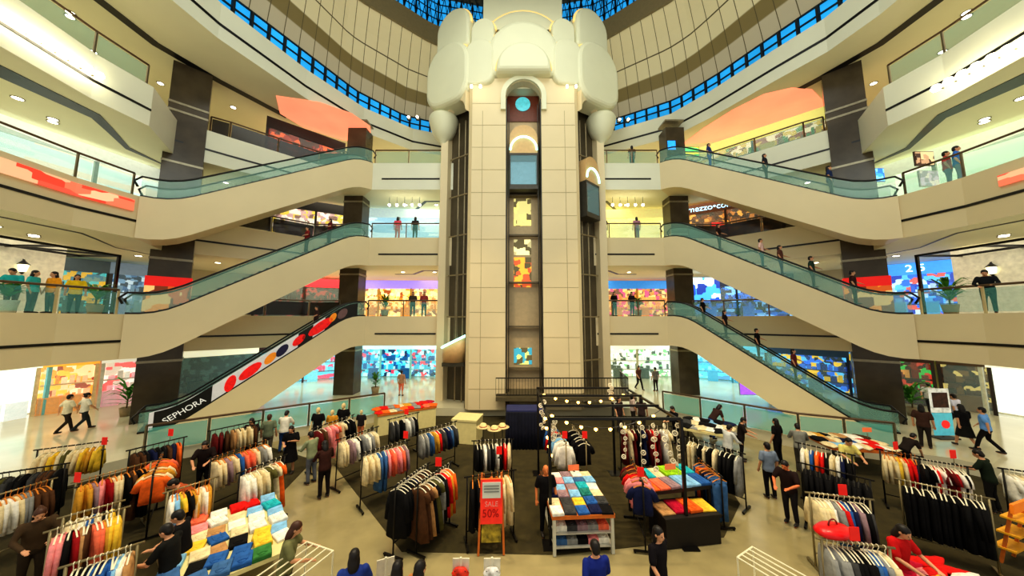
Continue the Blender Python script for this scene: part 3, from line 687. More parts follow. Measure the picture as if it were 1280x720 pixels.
reflected_lamps([(-16.55-.05*i*.5, 9.0+i*.36, EYE+9.85) for i in range(8)], -1, 'reflected bulb in the lamp row added on the fourth floor fascia, upper left', 'reflected lamp row upper left')
reflected_lamps([(17.1, 9.0+i*.36, EYE+9.3) for i in range(8)], 1, 'reflected bulb in the lamp row added on the fourth floor fascia, upper right', 'reflected lamp row upper right')
bulbs([Vector((AX+s*(9.2-i*.55), 21.6, 13.8)) for s in (-1,) for i in range(5)], 'bright bulb under the fourth floor slab left of the tower', 'bulbs left of the tower')
bulbs([Vector((AX+s*(9.2-i*.55), 21.6, 13.8)) for s in (1,) for i in range(5)], 'bright bulb under the fourth floor slab right of the tower', 'bulbs right of the tower')
def floodlight(u, v, lab):
    p = at_y(u, v, 23.9); root = empty('flood_lamp', p, 0, lab, 'lamp', 'flood lamps on the top fascia')
    MB().box((0,.1,0), (.3,.2,.3)).build('housing', m_black, root); o = bpy.data.objects.new('bulb', bulb_me); COL.objects.link(o); o.parent = root; o.location = (0,-.1,0)
for k, u in enumerate((511,522)): floodlight(u, 147, 'starry bright lamp on the top fascia left of the tower, %s of two' % ('outer','nearer the tower')[k])
for k, u in enumerate((785,774)): floodlight(u, 150, 'starry bright lamp on the top fascia right of the tower, %s of two' % ('outer','nearer the tower')[k])
# pink glass reflections shaped as glowing patches under the top slab
m_pink = M((250,150,115), .6, emit=.75, noise=.08, scale=.5, name='pink_reflection')
for s, pts, nm in ((1, [(852,181),(880,160),(915,138),(955,118),(990,110),(1015,112),(1028,125),(1034,150),(1020,160),(950,172)], 'trim_30'), (-1, [(345,120),(400,128),(440,142),(463,158),(464,178),(430,176),(380,160),(350,142)], 'trim_31')):
    p = [at(u, v, 19.66) for u, v in pts]; struct(MB().prism([(q.x, q.y) for q in p], 19.66, 19.69).build(nm, m_pink))
# red glass reflection added as a glowing strip on the third floor fascia
def red_reflection(label, e, z0, z1):
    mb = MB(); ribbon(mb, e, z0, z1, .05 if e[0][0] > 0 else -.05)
    tag(mb.build('reflection_strip', goods_mat([(226,190,150),(240,90,70),(236,120,90),(228,180,140),(240,70,50)], .55, 1.2, 3, 2)), label, 'display')
red_reflection('faint red reflection added as a strip on the left third floor fascia', side([(16.9,8.3),(17.3,11.5),(17.08,13.2)], -1), ZL[1]-.75, ZL[1]-.25)
red_reflection('short red reflection added as a strip on the right third floor fascia', side([(16.95,8.6),(17.2,10.6)], 1), ZL[1]-.8, ZL[1]-.4)
# wall lanterns on white piers of the second floor
for s, px, lab in ((-1, 22, 'black wall lantern on the white pier, left second floor'), (1, 1246, 'black wall lantern on the white pier, right second floor')):
    p = on_path([(22.5,3),(22.5,15)], px, ZL[1]-3); z = ZL[0]
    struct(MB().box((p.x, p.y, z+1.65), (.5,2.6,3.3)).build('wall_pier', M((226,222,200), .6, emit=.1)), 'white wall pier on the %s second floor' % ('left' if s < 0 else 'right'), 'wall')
    root = empty('wall_lantern', (p.x-s*.3, p.y, z+2.1), 0, lab, 'lantern')
    mb = MB(); mb.lathe((0,0,0), [(.03,-.22),(.1,-.18),(.15,.1),(.13,.12)], 6); mb.build('lantern_glass', M((255,235,180), .3, emit=3), root)
    mb = MB(); mb.lathe((0,0,0), [(.2,.12),(.12,.2),(.04,.3),(.02,.36)], 6); mb.lathe((0,0,0), [(.02,-.32),(.08,-.22),(.04,-.2)], 6); mb.build('cap', m_black, root)
    mb = MB(); mb.tube([(0,0,.34),(s*.15,0,.4),(s*.28,0,.3)], .02, 6); mb.build('bracket', m_black, root)
# pergola frames at the cafe
for s, lab in ((-1, 'black open pergola frame over the left second floor cafe'), (1, 'blue black open frame around the right second floor shop')):
    root = empty('pergola_frame', (AX+s*22, 13, ZL[0]), 0, lab, 'pergola')
    for y in (-2, 2.2):
        for x in (-2, 2): MB().box((x, y, 1.5), (.1,.1,3)).build('post', m_black, root)
    mb = MB()
    for y in (-2, .1, 2.2): mb.bar((-2,y,2.95), (2,y,2.95), .08, .1)
    for x in (-2, 0, 2): mb.bar((x,-2,2.95), (x,2.2,2.95), .08, .1)
    mb.bar((-2,-2,2.95), (2,2.2,2.95), .06, .08); mb.build('roof_bar', m_black, root)
# potted plants
m_leaf = M((70,130,36), .6, noise=.5, scale=3, name='leaf_green'); m_pot = M((150,130,96), .7, name='pot_clay')
def plant(label, p, h, n=34, spread=.5, leaf=m_leaf, pot=m_pot, pz=.45):
    root = empty('potted_plant', p, 0, label, 'plant')
    MB().lathe((0,0,0), [(0,0),(.2,0),(.27,pz),(.22,pz),(.2,pz-.04),(0,pz-.04)], 16).build('pot', pot, root, True)
    mb = MB(); mb.tube([(0,0,pz-.05),(.02,0,pz+(h-pz)*.55)], .03, 6); mb.build('stem', M((90,70,40), .8), root)
    mb = MB()
    for i in range(n):
        a = random.uniform(0, 2*PI); z0 = pz+(h-pz)*random.uniform(.1,.6); L = spread*random.uniform(.7,1.2); dr = Vector((math.cos(a), math.sin(a), 0)); w = Vector((-dr.y, dr.x, 0))*.05
        up = random.uniform(.1,.9)*L
        q = [Vector((0,0,z0))+dr*(L*t)+Vector((0,0,up*math.sin(t*2.2))) for t in (0,.35,.7,1)]
        mb.add([q[0], q[1]-w*1.3, q[1]+w*1.3, q[2]-w, q[2]+w, q[3]], [(0,1,2),(1,3,4,2),(3,5,4)])
    mb.build('foliage', leaf, root)
plant('bushy green plant on the right mall floor beside the column', at(1142,520,ZG), 1.9, 60, .8)
plant('green palm on the left mall floor in front of the white board', at(157,520,ZG), 1.9, 40, .8)
plant('small round green tree in front of the cyan shop', at(469,492,ZG), 1.6, 40, .5)
plant('fern in a pale pot on the left second floor by the railing', Vector((-17.9,10.9,ZL[0])), .95, 44, .5, pot=M((220,214,196), .5))
plant('tall green plant by the left second floor escalator head', Vector((-19.2,14.2,ZL[0])), 1.5, 40, .7)
plant('tall green plant by the right second floor escalator head', Vector((19.9,14.0,ZL[0])), 1.6, 50, .8)
plant('leafy plant on the second floor at the left escalator landing', Vector((AX-9.2,21.6,ZL[0])), 1.5, 44, .6)
plant('leafy plant on the second floor at the right escalator landing', Vector((AX+8.6,21.8,ZL[0])), 1.4, 44, .5)
# ================================================================== the clothes sale
CN = {'white':(232,228,214),'cream':(222,204,160),'yellow':(232,190,60),'gold':(206,150,50),'olive':(92,88,46),'grey':(140,140,136),'dark grey':(66,66,66),'black':(18,17,18),
      'brown':(84,54,32),'tan':(180,136,88),'mauve':(150,124,130),'pink':(232,140,140),'salmon':(232,112,80),'orange':(236,104,36),'dark red':(150,20,24),'red':(214,28,24),'maroon':(98,24,24),
      'navy':(26,32,66),'blue':(44,92,156),'denim blue':(62,100,146),'light blue':(130,180,216),'turquoise':(40,170,180),'green':(60,120,60),'lime':(150,200,30),'crimson':(190,24,56),'teal':(40,120,110)}
ORD = 'first second third fourth fifth sixth seventh eighth ninth tenth eleventh twelfth thirteenth fourteenth fifteenth sixteenth'.split()
def cloth(c): return M(CN[c], .85, noise=.22, scale=9, name='cloth', spec=.15)
def obj_mat_copy(name, me, mat, parent=None, slot=0):
    o = bpy.data.objects.new(name, me); COL.objects.link(o); o.parent = parent
    if mat is not None:
        o.material_slots[slot].link = 'OBJECT'; o.material_slots[slot].material = mat
    return o
GM = {}
def garment_mesh(kind, k):
    if (kind, k) in GM: return GM[kind, k]
    r = random.Random(kind+str(k)); mb = MB(); n = 18; ph = r.uniform(0, 6)
    def body(prof, x0=0, amp=.1, seg=n):
        rings = []; zt = prof[0][0]; zb = prof[-1][0]
        for z, hw, hd in prof:
            t = (z-zt)/(zb-zt); ring = []
            for i in range(seg):
                a = i*2*PI/seg; f = 1+amp*t*math.sin(4*a+ph)+amp*.6*t*math.sin(7*a+2*ph)
                ring.append(Vector((x0+hw*math.cos(a)*(1+.03*t*math.sin(ph+3*a)), hd*math.sin(a)*f*1.0, z+.012*t*math.sin(3*a+ph))))
            rings.append(ring)
        mb.loft(rings)
    def sleeve(L, sp):
        for s in (1, -1):
            a = Vector((s*.17, 0, -.2)); b = Vector((s*(.17+sp*L), r.uniform(-.02,.02), -.2-L)); m = a.lerp(b, .5)+Vector((s*.02, 0, .02))
            mb.tube([a, m, b], [(.075,.045),(.08,.045),(.075,.04)], 10)
    if kind == 't_shirt': body([(-.14,.07,.03),(-.17,.17,.05),(-.22,.225,.065),(-.4,.225,.075),(-.6,.23,.075),(-.76,.24,.07)]); sleeve(.24, .62)
    elif kind == 'shirt': body([(-.13,.06,.035),(-.17,.17,.05),(-.22,.22,.065),(-.4,.22,.075),(-.65,.235,.08),(-.84,.25,.075)]); sleeve(.54, .22)
    elif kind == 'dress': body([(-.14,.07,.03),(-.17,.15,.05),(-.24,.2,.06),(-.48,.18,.06),(-.8,.25,.08),(-1.25,.32,.095)], amp=.25); sleeve(.18, .6)
    elif kind == 'coat': body([(-.12,.07,.04),(-.16,.18,.06),(-.22,.24,.075),(-.5,.23,.085),(-.85,.26,.09),(-1.15,.28,.09)], amp=.14); sleeve(.6, .18)
    elif kind == 'trousers':
        for s in (1, -1): body([(-.2,.1,.04),(-.3,.115,.055),(-.5,.11,.055),(-.85,.095,.045),(-1.15,.1,.05)], s*.095, .12, 12)
        mb.box((0,0,-.2), (.37,.075,.06))
    GM[kind, k] = mb.mesh(kind, m_white, True); return GM[kind, k]
HM = {}
def hanger_mesh(c):
    if c in HM: return HM[c]
    m = {'orange': M((214,130,40), .5, noise=.1, name='wood_hanger'), 'white': M((236,226,196), .4, noise=.05, name='white_hanger'), 'black': M((30,26,22), .4, noise=.05, name='black_hanger')}[c]
    mb = MB(); mb.tube([(.03,0,.015),(.025,0,.035),(0,0,.045),(-.025,0,.03),(-.022,0,0),(0,0,-.03),(0,0,-.1)], .006, 6)
    mb.tube([(-.2,0,-.18),(-.1,0,-.125),(0,0,-.1),(.1,0,-.125),(.2,0,-.18)], .013, 6); mb.tube([(-.2,0,-.18),(.2,0,-.18)], .008, 6)
    HM[c] = mb.mesh('hanger', m); return HM[c]
KN = {'t_shirt':'t-shirt','shirt':'shirt','dress':'dress','coat':'coat','trousers':'trousers'}
def garment(kind, c, loc, rz, label, group, hc='white'):
    root = empty(kind, loc, rz, label, KN[kind], group)
    obj_mat_copy('fabric', garment_mesh(kind, random.randrange(3)), cloth(c), root)
    obj_mat_copy('hanger', hanger_mesh(hc), None, root)
m_rackb, m_racks = M((30,26,20), .4, metal=.5, noise=.1, name='rack_black'), M((150,136,100), .3, metal=.7, noise=.1, name='rack_steel')
def rack(desc, a, b, z, cols, kind, n, hc='white', steel=False, end='from left', cat='clothes rack', over=.12, h0=0):
    A, B = at(*a, z), at(*b, z); d = (B-A); L = d.length; d.normalize(); ang = math.atan2(d.y, d.x)
    mt = m_racks if steel else m_rackb
    root = empty('clothes_rack', (A.x, A.y, h0+.012), ang, desc, cat, None); zz = z-.012-h0
    MB().tube([(-over,0,zz),(L+over,0,zz)], .02, 8).build('top_bar', mt, root, True)
    MB().tube([(-.03,0,.32),(L+.03,0,.32)], .016, 8).build('lower_rail', mt, root, True)
    for x in (-.04, L+.04):
        MB().tube([(x,0,.04),(x,0,zz)], .02, 8).build('post', mt, root, True)
        mb = MB(); mb.box((x,0,.045), (.05,.55,.035))
        for y in (-.24,.24): mb.lathe((x,y,0), [(0,0),(.028,.004),(.03,.028),(0,.03)], 8)
        mb.build('foot', mt, root)
    kinds = kind if isinstance(kind, list) else [kind]
    for i in range(n):
        t = (i+.5+random.uniform(-.2,.2))/n; p = A+d*(L*t); c = cols[int(i*len(cols)/n)]; k = kinds[int(i*len(kinds)/n)]
        garment(k, c, (p.x, p.y, z-.02), ang+PI/2+random.uniform(-.16,.16), '%s %s, %s %s on the %s' % (c, KN[k], ORD[i], end, desc), 'clothes on the '+desc, hc)
RK = [
 ('rack of cream shirts farthest back left', (50,562), (128,552), ['cream','yellow','cream','olive','cream','yellow','gold','yellow'], 'shirt', 10, 'white', 0),
 ('black framed rack at far left edge', (-14,594), (79,580), ['olive','dark grey','black','dark grey','brown','black'], ['shirt','coat'], 9, 'black', 0),
 ('pale shirt rack at far left edge', (-14,622), (62,600), ['cream','white','cream','grey','brown','brown'], 'shirt', 10, 'orange', 1),
 ('rack of black dresses with orange hangers', (99,601), (186,578), ['gold','mauve','pink','dark red','cream','black','brown','black','black'], ['shirt','shirt','dress'], 11, 'orange', 1),
 ('dark rack behind the orange shirt', (165,562), (228,547), ['brown','black','navy','black','brown','navy','orange'], ['shirt','coat'], 9, 'black', 0),
 ('salmon and pink rack at lower left', (68,662), (152,636), ['pink','black','dark red','tan','brown','salmon','salmon','gold','yellow','yellow'], ['shirt'], 11, 'white', 1),
 ('back rail behind the salmon rack', (84,645), (146,628), ['cream','white','blue','cream','black','yellow'], ['shirt'], 7, 'white', 1),
 ('short rack at bottom left with blue tops', (88,706), (168,681), ['black','black','blue','navy','blue','light blue','white','tan'], ['shirt'], 10, 'white', 1),
 ('yellow and white rack beyond the jeans table', (213,614), (266,598), ['white','light blue','yellow','black','gold','cream','white','gold'], ['t_shirt','shirt'], 8, 'orange', 1),
 ('orange hanger rack behind the leaning shopper', (266,572), (336,549), ['cream','mauve','cream','blue','salmon','cream','grey','white'], ['shirt'], 10, 'orange', 0),
 ('cream shirt rack beside orange hanger rack', (302,590), (354,570), ['white','cream','cream','olive','cream','orange'], ['shirt','dress'], 7, 'white', 0),
 ('maroon rack by the left balustrade', (265,538), (322,526), ['maroon','brown','tan','cream','cream','brown'], ['shirt'], 8, 'black', 0),
 ('pink shirt rack below the mannequins', (393,535), (440,519), ['maroon','brown','pink','pink','salmon','cream','black','black'], ['shirt','dress','shirt'], 8, 'white', 0),
 ('grey and cream rack left of denim rack', (424,549), (470,534), ['cream','mauve','white','black','grey','white','grey','cream'], ['shirt'], 9, 'white', 0),
 ('denim and pink rack on carpet edge', (455,566), (508,551), ['cream','cream','denim blue','denim blue','pink','salmon','pink','salmon','mauve'], ['shirt','coat','shirt','shirt'], 10, 'white', 0),
 ('short grey shirt rack by long white counter', (488,524), (521,516), ['dark grey','black','white','grey','black'], ['shirt'], 6, 'white', 0),
 ('mixed colour rack near small white counter', (524,540), (568,527), ['grey','denim blue','gold','red','dark grey','navy','denim blue','dark grey'], ['shirt'], 9, 'white', 0),
 ('black dress rack in the middle', (496,606), (534,580), ['black','black','black','navy','brown','black','brown'], ['coat','dress'], 10, 'white', 0),
 ('patterned dress rack at carpet corner', (524,604), (562,579), ['brown','tan','black','olive','grey','black','red','gold','orange'], ['dress','coat'], 10, 'white', 0),
 ('narrow rack below the straw hats', (594,551), (638,549), ['black','white','dark grey','black','white','black','red','cream'], ['shirt'], 9, 'white', 0),
 ('rack beside the red sale sign', (586,596), (640,588), ['black','black','orange','red','brown','cream','cream'], ['coat','shirt','coat'], 7, 'orange', 0),
 ('maroon dress rack behind white garlands', (776,533), (838,533), ['maroon','cream','maroon','black','navy','maroon','red','maroon','white','cream'], ['dress'], 10, 'white', 0),
 ('cream and black trouser rack by clothes pile', (858,546), (926,566), ['cream','black','cream','black','cream','black','black','black','grey'], ['trousers','coat'], 10, 'white', 0),
 ('mixed shirt rack before the right balustrade', (1000,554), (1062,568), ['white','cream','blue','orange','red','black','cream','white','navy','black'], ['shirt'], 10, 'white', 0),
 ('striped blouse rack at the long table end', (1102,562), (1146,570), ['cream','cream','yellow','cream','red','red','navy'], ['shirt'], 8, 'orange', 0),
 ('red and white shirt rack on right carpet', (1150,574), (1206,583), ['black','white','red','white','maroon','dark red','white','black','white'], ['t_shirt'], 11, 'white', 0),
 ('black jacket rack behind the cream shirts', (1003,579), (1084,599), ['black'], ['coat'], 12, 'black', 0),
 ('shirt rack with one bright blue shirt', (1014,616), (1084,624), ['cream','cream','white','grey','red','blue','navy','mauve','black','dark grey'], ['shirt','coat'], 11, 'white', 1),
 ('grey coat rack at the bottom right', (1030,674), (1108,684), ['grey','grey','dark grey','black','black','black','denim blue','blue','grey','cream'], ['coat'], 12, 'white', 1),
 ('steel rack of black trousers', (1127,600), (1232,622), ['black'], ['trousers','trousers','coat'], 14, 'white', 1),
 ('white top rack at the right edge', (1256,586), (1300,592), ['white','cream','white'], ['t_shirt'], 5, 'white', 0),
]
for desc, a, b, cols, kind, n, hc, st in RK: rack(desc, a, b, 1.6, cols, kind, n, hc, bool(st))
for desc, a, b, cols, kind, n, hc, st in [
 ('rack ending in the orange shirt', (192,591), (203,567), ['orange','cream','gold','cream','orange','salmon'], 't_shirt', 6, 'orange', 0),
 ('white shirt rack under lights', (707,552), (689,530), ['white','light blue','navy','red','blue'], 'shirt', 6, 'white', 1),
 ('black tee rack under string lights', (732,552), (716,532), ['black'], 't_shirt', 5, 'white', 1),
 ('navy tee rack left of two-tier table', (803,602), (790,574), ['navy','pink','pink','red','brown','maroon'], 't_shirt', 6, 'orange', 0),
 ('blue trousers rack beyond two-tier table', (900,594), (872,572), ['denim blue','denim blue','navy','brown','orange','denim blue'], 'trousers', 7, 'orange', 0)]:
    rack(desc, a, b, 1.6 if 'trous' not in desc else 1.35, cols, kind, n, hc, bool(st), 'from near end')
# ------------------------------------------------------------------ tables and folded clothes
FM = {}
def folded_mesh(k):
    if k in FM: return FM[k]
    mb = MB(); h = .05
    mb.loft([[Vector((x*sx, y*sy, z)) for x, y in ((-.13,-.17),(.13,-.17),(.13,.17),(-.13,.17))] for sx, sy, z in ((.94,.94,0),(1,1,.008),(1,1,h-.012),(.93,.94,h))])
    mb.tube([(.05*math.cos(t), -.1+.04*math.sin(t), h) for t in [i*PI/6 for i in range(0, 12)]], .008, 5)
    mb.box((-.06,.03,h+.002), (.02,.22,.006)); mb.box((.06,.03,h+.002), (.02,.22,.006))
    FM[k] = mb.mesh('folded', m_white); return FM[k]
def pile_mesh():                       # a loosely dropped garment
    if 'p' in FM: return FM['p']
    mb = MB(); n = 14
    mb.loft([[Vector((r*(1+.22*math.sin(3*a+z*30))*.26*math.cos(a), r*(1+.2*math.sin(4*a))*.19*math.sin(a), z+.015*math.sin(5*a)*r)) for a in [i*2*PI/n for i in range(n)]] for r, z in ((.9,0),(1.05,.03),(.95,.07),(.6,.11),(.2,.125))])
    FM['p'] = mb.mesh('dropped', m_white, True); return FM['p']
m_wood = M((206,110,40), .5, noise=.15, name='orange_wood'); m_cream = M((226,212,150), .5, noise=.05, name='counter_cream'); m_dark = M((28,22,16), .6, noise=.1, name='dark_fixture')
def frame_of(c, rz): return lambda x, y, z: Vector((c.x, c.y, 0))+Matrix.Rotation(rz, 3, 'Z')@Vector((x, y, z))
def table(name, label, a, b, c, z, edge, legm, cat='table', skirt=False, shelves=0, z0=.012):
    # a, b: ends of one long edge, c: the corner across from a (pixels, at height z)
    A, B, C = at(*a, z), at(*b, z), at(*c, z); ux = (B-A); W = ux.length; ux.normalize(); uy = Vector((-ux.y, ux.x, 0)); D = (C-A).dot(uy)
    if D < 0: uy = -uy; D = -D
    ctr = A+ux*W/2+uy*D/2; ang = math.atan2(ux.y, ux.x); zz = z-z0
    root = empty(name, (ctr.x, ctr.y, z0), ang, label, cat)
    MB().box((0,0,zz-.04), (W,D,.08)).build('table_top', edge, root)
    if skirt: MB().box((0,0,(zz-.08)/2), (W-.06,D-.06,zz-.08)).build('body', legm, root)
    else:
        for sx in (-1, 1):
            for sy in (-1, 1): MB().box((sx*(W/2-.06), sy*(D/2-.06), (zz-.08)/2), (.07,.07,zz-.08)).build('leg', legm, root)
        for k in range(shelves): MB().box((0,0,.16+k*.3), (W-.1,D-.1,.03)).build('shelf', M((190,186,170), .5), root)
    return root, W, D, zz
def fold_rows(root, W, D, z, rows, noun, grp, jitter=.02, loose=False, x_first='from left'):
    loc, ang = root.location, root.rotation_euler.z; R = Matrix.Rotation(ang, 3, 'Z')
    for j, row in enumerate(rows):
        for i, c in enumerate(row):
            if not c: continue
            x = -W/2+W*(i+.5)/len(row)+random.uniform(-jitter, jitter); y = -D/2+D*(j+.5)/len(rows)+random.uniform(-jitter, jitter)
            me = pile_mesh() if loose else folded_mesh(0); nm = 'dropped_garment' if loose else 'folded_garment'
            o = obj_mat_copy(nm, me, cloth(c)); o.location = loc+R@Vector((x, y, z+(.0 if not loose else .0))); o.rotation_euler.z = ang+(random.uniform(-1,1)*(.25 if 'jeans' in noun else .08) if not loose else random.uniform(-.5,.5))
            s = min(1.25, W/len(row)/.27, D/len(rows)/.35) if not loose else min(1.5, W/len(row)/.36)
            o.scale = (max(.6, min(W/len(row)/.275, 1.6)), max(.6, min(D/len(rows)/.355, 1.6)), random.uniform(.8,2.0) if not loose else random.uniform(.5,.95))
            tag(o, '%s %s garment, %s %s, %s row on the %s' % (c, 'loose' if loose else 'folded', ORD[i], x_first, ORD[j], noun), 'folded clothes', grp)
# jeans table, left
r, W, D, z = table('display_table', 'big display table heaped with jeans and pale tops', (213,659), (345,618), (230,742), .85, m_cream, m_dark)
J = [['salmon','denim blue','denim blue','blue','green',''],['denim blue','black','blue','blue','yellow','white'],['light blue','cream','tan','black','yellow','light blue'],['blue','yellow','blue','cream','white','white'],['cream','cream','tan','white','white','light blue'],['cream','pink','white','cream','light blue','turquoise'],['salmon','salmon','white','red','red','light blue']]
fold_rows(r, W, D, z, J, 'jeans table', 'heap on the jeans table', .05)
# t-shirt table, centre
r, W, D, z = table('display_table', 'orange edged t-shirt table with white shelves below', (690,646), (769,643), (697,592), .9, m_wood, M((206,204,186), .5, name='shelf_white'), shelves=2)
T = [['white','dark grey','blue','navy','black'],['cream','dark grey','yellow','blue','dark grey'],['navy','mauve','light blue','teal','cream'],['navy','light blue','mauve','turquoise','white'],['dark red','pink','light blue','denim blue','light blue'],['brown','white','mauve','white','cream']]
fold_rows(r, W, D, z, T, 't-shirt table', 't-shirts folded on the centre table')
for k, row in enumerate((['denim blue','grey','black','pink','white'],['white','dark grey','mauve','grey','salmon'])):
    loc, ang = r.location, r.rotation_euler.z; R = Matrix.Rotation(ang, 3, 'Z')
    for i, c in enumerate(row):
        o = obj_mat_copy('folded_garment', folded_mesh(0), cloth(c)); o.location = loc+R@Vector((-W/2+.12+(W-.24)*(i+.5)/5, -D/2+.28, .176+k*.3)); o.rotation_euler.z = ang; o.scale = (1,1,2.6)
        tag(o, '%s folded stack, %s from left, %s shelf under the t-shirt table' % (c, ORD[i], ('bottom','upper')[k]), 'folded clothes', 'stacks under the t-shirt table')
# two-tier table, right of centre
r, W, D, z = table('display_table', 'dark two-tier display table, upper tier with turquoise tops', (812,616), (890,607), (802,588), 1.05, m_dark, m_dark)
fold_rows(r, W, D, z, [['orange','salmon','mauve','light blue','light blue','blue'],['turquoise','turquoise','cream','lime','lime','turquoise']], 'two-tier table', 'tops on the upper tier')
r, W, D, z = table('display_table', 'low dark table with tan, crimson, orange and yellow shirts', (832,650), (902,643), (826,624), .7, m_dark, m_dark, skirt=True)
fold_rows(r, W, D, z, [['tan','crimson','orange','yellow']], 'low dark table', 'shirts on the low table')
# long table, right
r, W, D, z = table('display_table', 'long wooden edged table by the right balustrade', (1040,560), (1128,566), (1044,543), .95, m_wood, m_dark)
fold_rows(r, W, D, z, [['cream','light blue','light blue','white','cream','red','white','cream'],['black','tan','cream','navy','blue','white','red','cream'],['cream','gold','black','cream','tan','white','white','brown']], 'long right table', 'piles on the long right table', .03, True)
# clothes pile table
r, W, D, z = table('display_table', 'table piled with black and white clothes right of tower', (852,535), (916,546), (860,521), .95, m_cream, m_dark)
fold_rows(r, W, D, z, [['black','grey','cream','white','black','grey'],['dark grey','cream','black','black','white','cream'],['black','white','black','light blue','black','navy']], 'black and white pile table', 'black and white pile', .04, True)
# long white counter with red goods, small white counter
r, W, D, z = table('sales_counter', 'long cream counter covered with red and orange goods', (472,519), (546,508), (464,511), 1.0, m_wood, m_cream, 'counter', skirt=True)
fold_rows(r, W, D, z, [['red','orange','cream','grey','orange','red','grey','red','salmon','orange'],['orange','red','grey','orange','cream','gold','grey','red','red','crimson']], 'long cream counter', 'red goods on the long counter', .03, True)
table('sales_counter', 'small cream counter beside the lift tower', (564,524), (596,526), (572,515), 1.05, m_cream, m_cream, 'counter', skirt=True)
# navy draped stand at the tower foot
def drape(label, u0, u1, v, z, col):
    A, B = at(u0, v, .012), at(u1, v, .012); w = (B-A).length; c = (A+B)/2
    root = empty('draped_counter', (c.x, c.y+.5, .012), 0, label, 'counter'); mb = MB(); n = 48
    per = [(-w/2+w*i/n, -.5) for i in range(n)]+[(w/2, -.5+1.0*i/16) for i in range(16)]+[(w/2-w*i/n, .5) for i in range(n)]+[(-w/2, .5-1.0*i/16) for i in range(16)]
    ring = lambda zz, a: [Vector((x*(1+a*.04*math.sin(i*1.9)), y*(1+a*.1*math.sin(i*1.57)), zz)) for i, (x, y) in enumerate(per)]
    mb.loft([ring(0,1), ring(z*.5,.7), ring(z-.06,.2), [Vector((x*.99, y*.98, z)) for x, y in per]]); mb.build('cloth', M(col, .9, noise=.3, scale=3), root, True)
    MB().box((0,0,z+.02), (w*.96,.96,.05)).build('counter_top', M((40,44,90), .6), root)
drape('tall counter draped in dark navy cloth at the tower foot', 632, 682, 562, 1.55, (20,22,40))
# draped red and pink clothes, bottom right
r, W, D, z = table('display_table', 'low table of red and pink clothes at bottom right', (1150,742), (1235,735), (1146,700), .8, m_dark, m_dark)
fold_rows(r, W, D, z, [['navy','black','yellow','white'],['crimson','pink','red','red'],['pink','crimson','red','red']], 'red clothes table', 'red and pink clothes at bottom right', .04, True)
# ------------------------------------------------------------------ black frame booth with lights and garlands
bx0, bx1, by0, by1, bz = .95, 4.3, 8.15, 11.7, 3.0
root = empty('booth_frame', (bx0, by0, .012), 0, 'tall black open booth frame of thin metal posts', 'frame')
o = Vector((bx0, by0, .012))
for x, y in ((bx0,by0),(bx1,by0),(bx0,by1),(bx1-.6,by1)):
    MB().box(Vector((x,y,bz/2))-o, (.07,.07,bz)).build('post', m_black, root); MB().box(Vector((x,y,.02))-o, (.4,.4,.015)).build('base_plate', m_black, root)
for y in (by0, by0+1.2, by0+2.4, by1): MB().bar(Vector((bx0-.05,y,bz))-o, Vector((bx1,y,bz))-o, .06, .06).build('top_bar', m_black, root)
for x in (bx0, bx1): MB().bar(Vector((x,by0,bz-.06))-o, Vector((x,by1,bz-.06))-o, .06, .06).build('top_bar', m_black, root)
m_bulb = M((255,190,90), .4, emit=8, noise=0, name='warm_bulb')
def string(label, a, b, n, sag):
    a, b = Vector(a), Vector(b); root = empty('string_light', a, 0, label, 'string lights')
    P = [a.lerp(b, i/(n*2))+Vector((0,0,-sag*4*(i/(n*2))*(1-i/(n*2)))) for i in range(n*2+1)]
    MB().tube([p-a for p in P], .01, 5).build('cable', m_black, root)
    for p in P[1::2]: MB().lathe(p-a, [(0,-.1),(.05,-.06),(.05,-.02),(0,0)], 8).build('bulb', m_bulb, root, True)
string('upper string of warm bulbs across the booth frame', (bx0,by1-.3,bz-.05), (bx1-.1,by1-.3,bz-.05), 8, .35)
string('lower string of warm bulbs across the booth frame', (bx0,by0+1.1,bz-.1), (bx1,by0+1.1,bz-.1), 8, .5)
string('string of warm bulbs down the left side of booth', (bx0-.02,by0+.9,bz-.1), (bx0+.05,by0+.1,bz-1.0), 5, .05)
flower = MB()
for i in range(5): a = i*2*PI/5; flower.lathe((.07*math.cos(a), .03, .07*math.sin(a)), [(0,-.012),(.055,-.006),(.055,.006),(0,.012)], 10)
flower.xform(lambda p: p); fl_me = flower.mesh('petals', M((236,222,180), .7, noise=.1, name='paper_flower'), False)
def ring_me():
    mb = MB(); mb.tube([(.08*math.cos(t), 0, .08*math.sin(t)) for t in [i*2*PI/14 for i in range(15)]], .025, 6); mb.lathe((0,0,0), [(0,-.02),(.03,-.02),(.03,.02),(0,.02)], 10); return mb.mesh('petals', M((240,228,196), .7, noise=.1, name='paper_flower'))
fl_me2 = ring_me()
def garland(label, p, L, n, sp=.16):
    p = Vector(p); root = empty('flower_garland', p, 0, label, 'garland', None)
    MB().tube([(0,0,0),(0,0,-L)], .006, 5).build('string', M((220,210,180), .8), root)
    for i in range(n):
        o = bpy.data.objects.new('flower', fl_me2); COL.objects.link(o); o.parent = root; o.location = (random.uniform(-sp,sp)*.5, random.uniform(-.05,.05), -L*(i+.5)/n); o.rotation_euler = (random.uniform(-.6,.6), random.uniform(0,3), random.uniform(-.5,.5)); s = random.uniform(.45,.8); o.scale = (s,s,s)
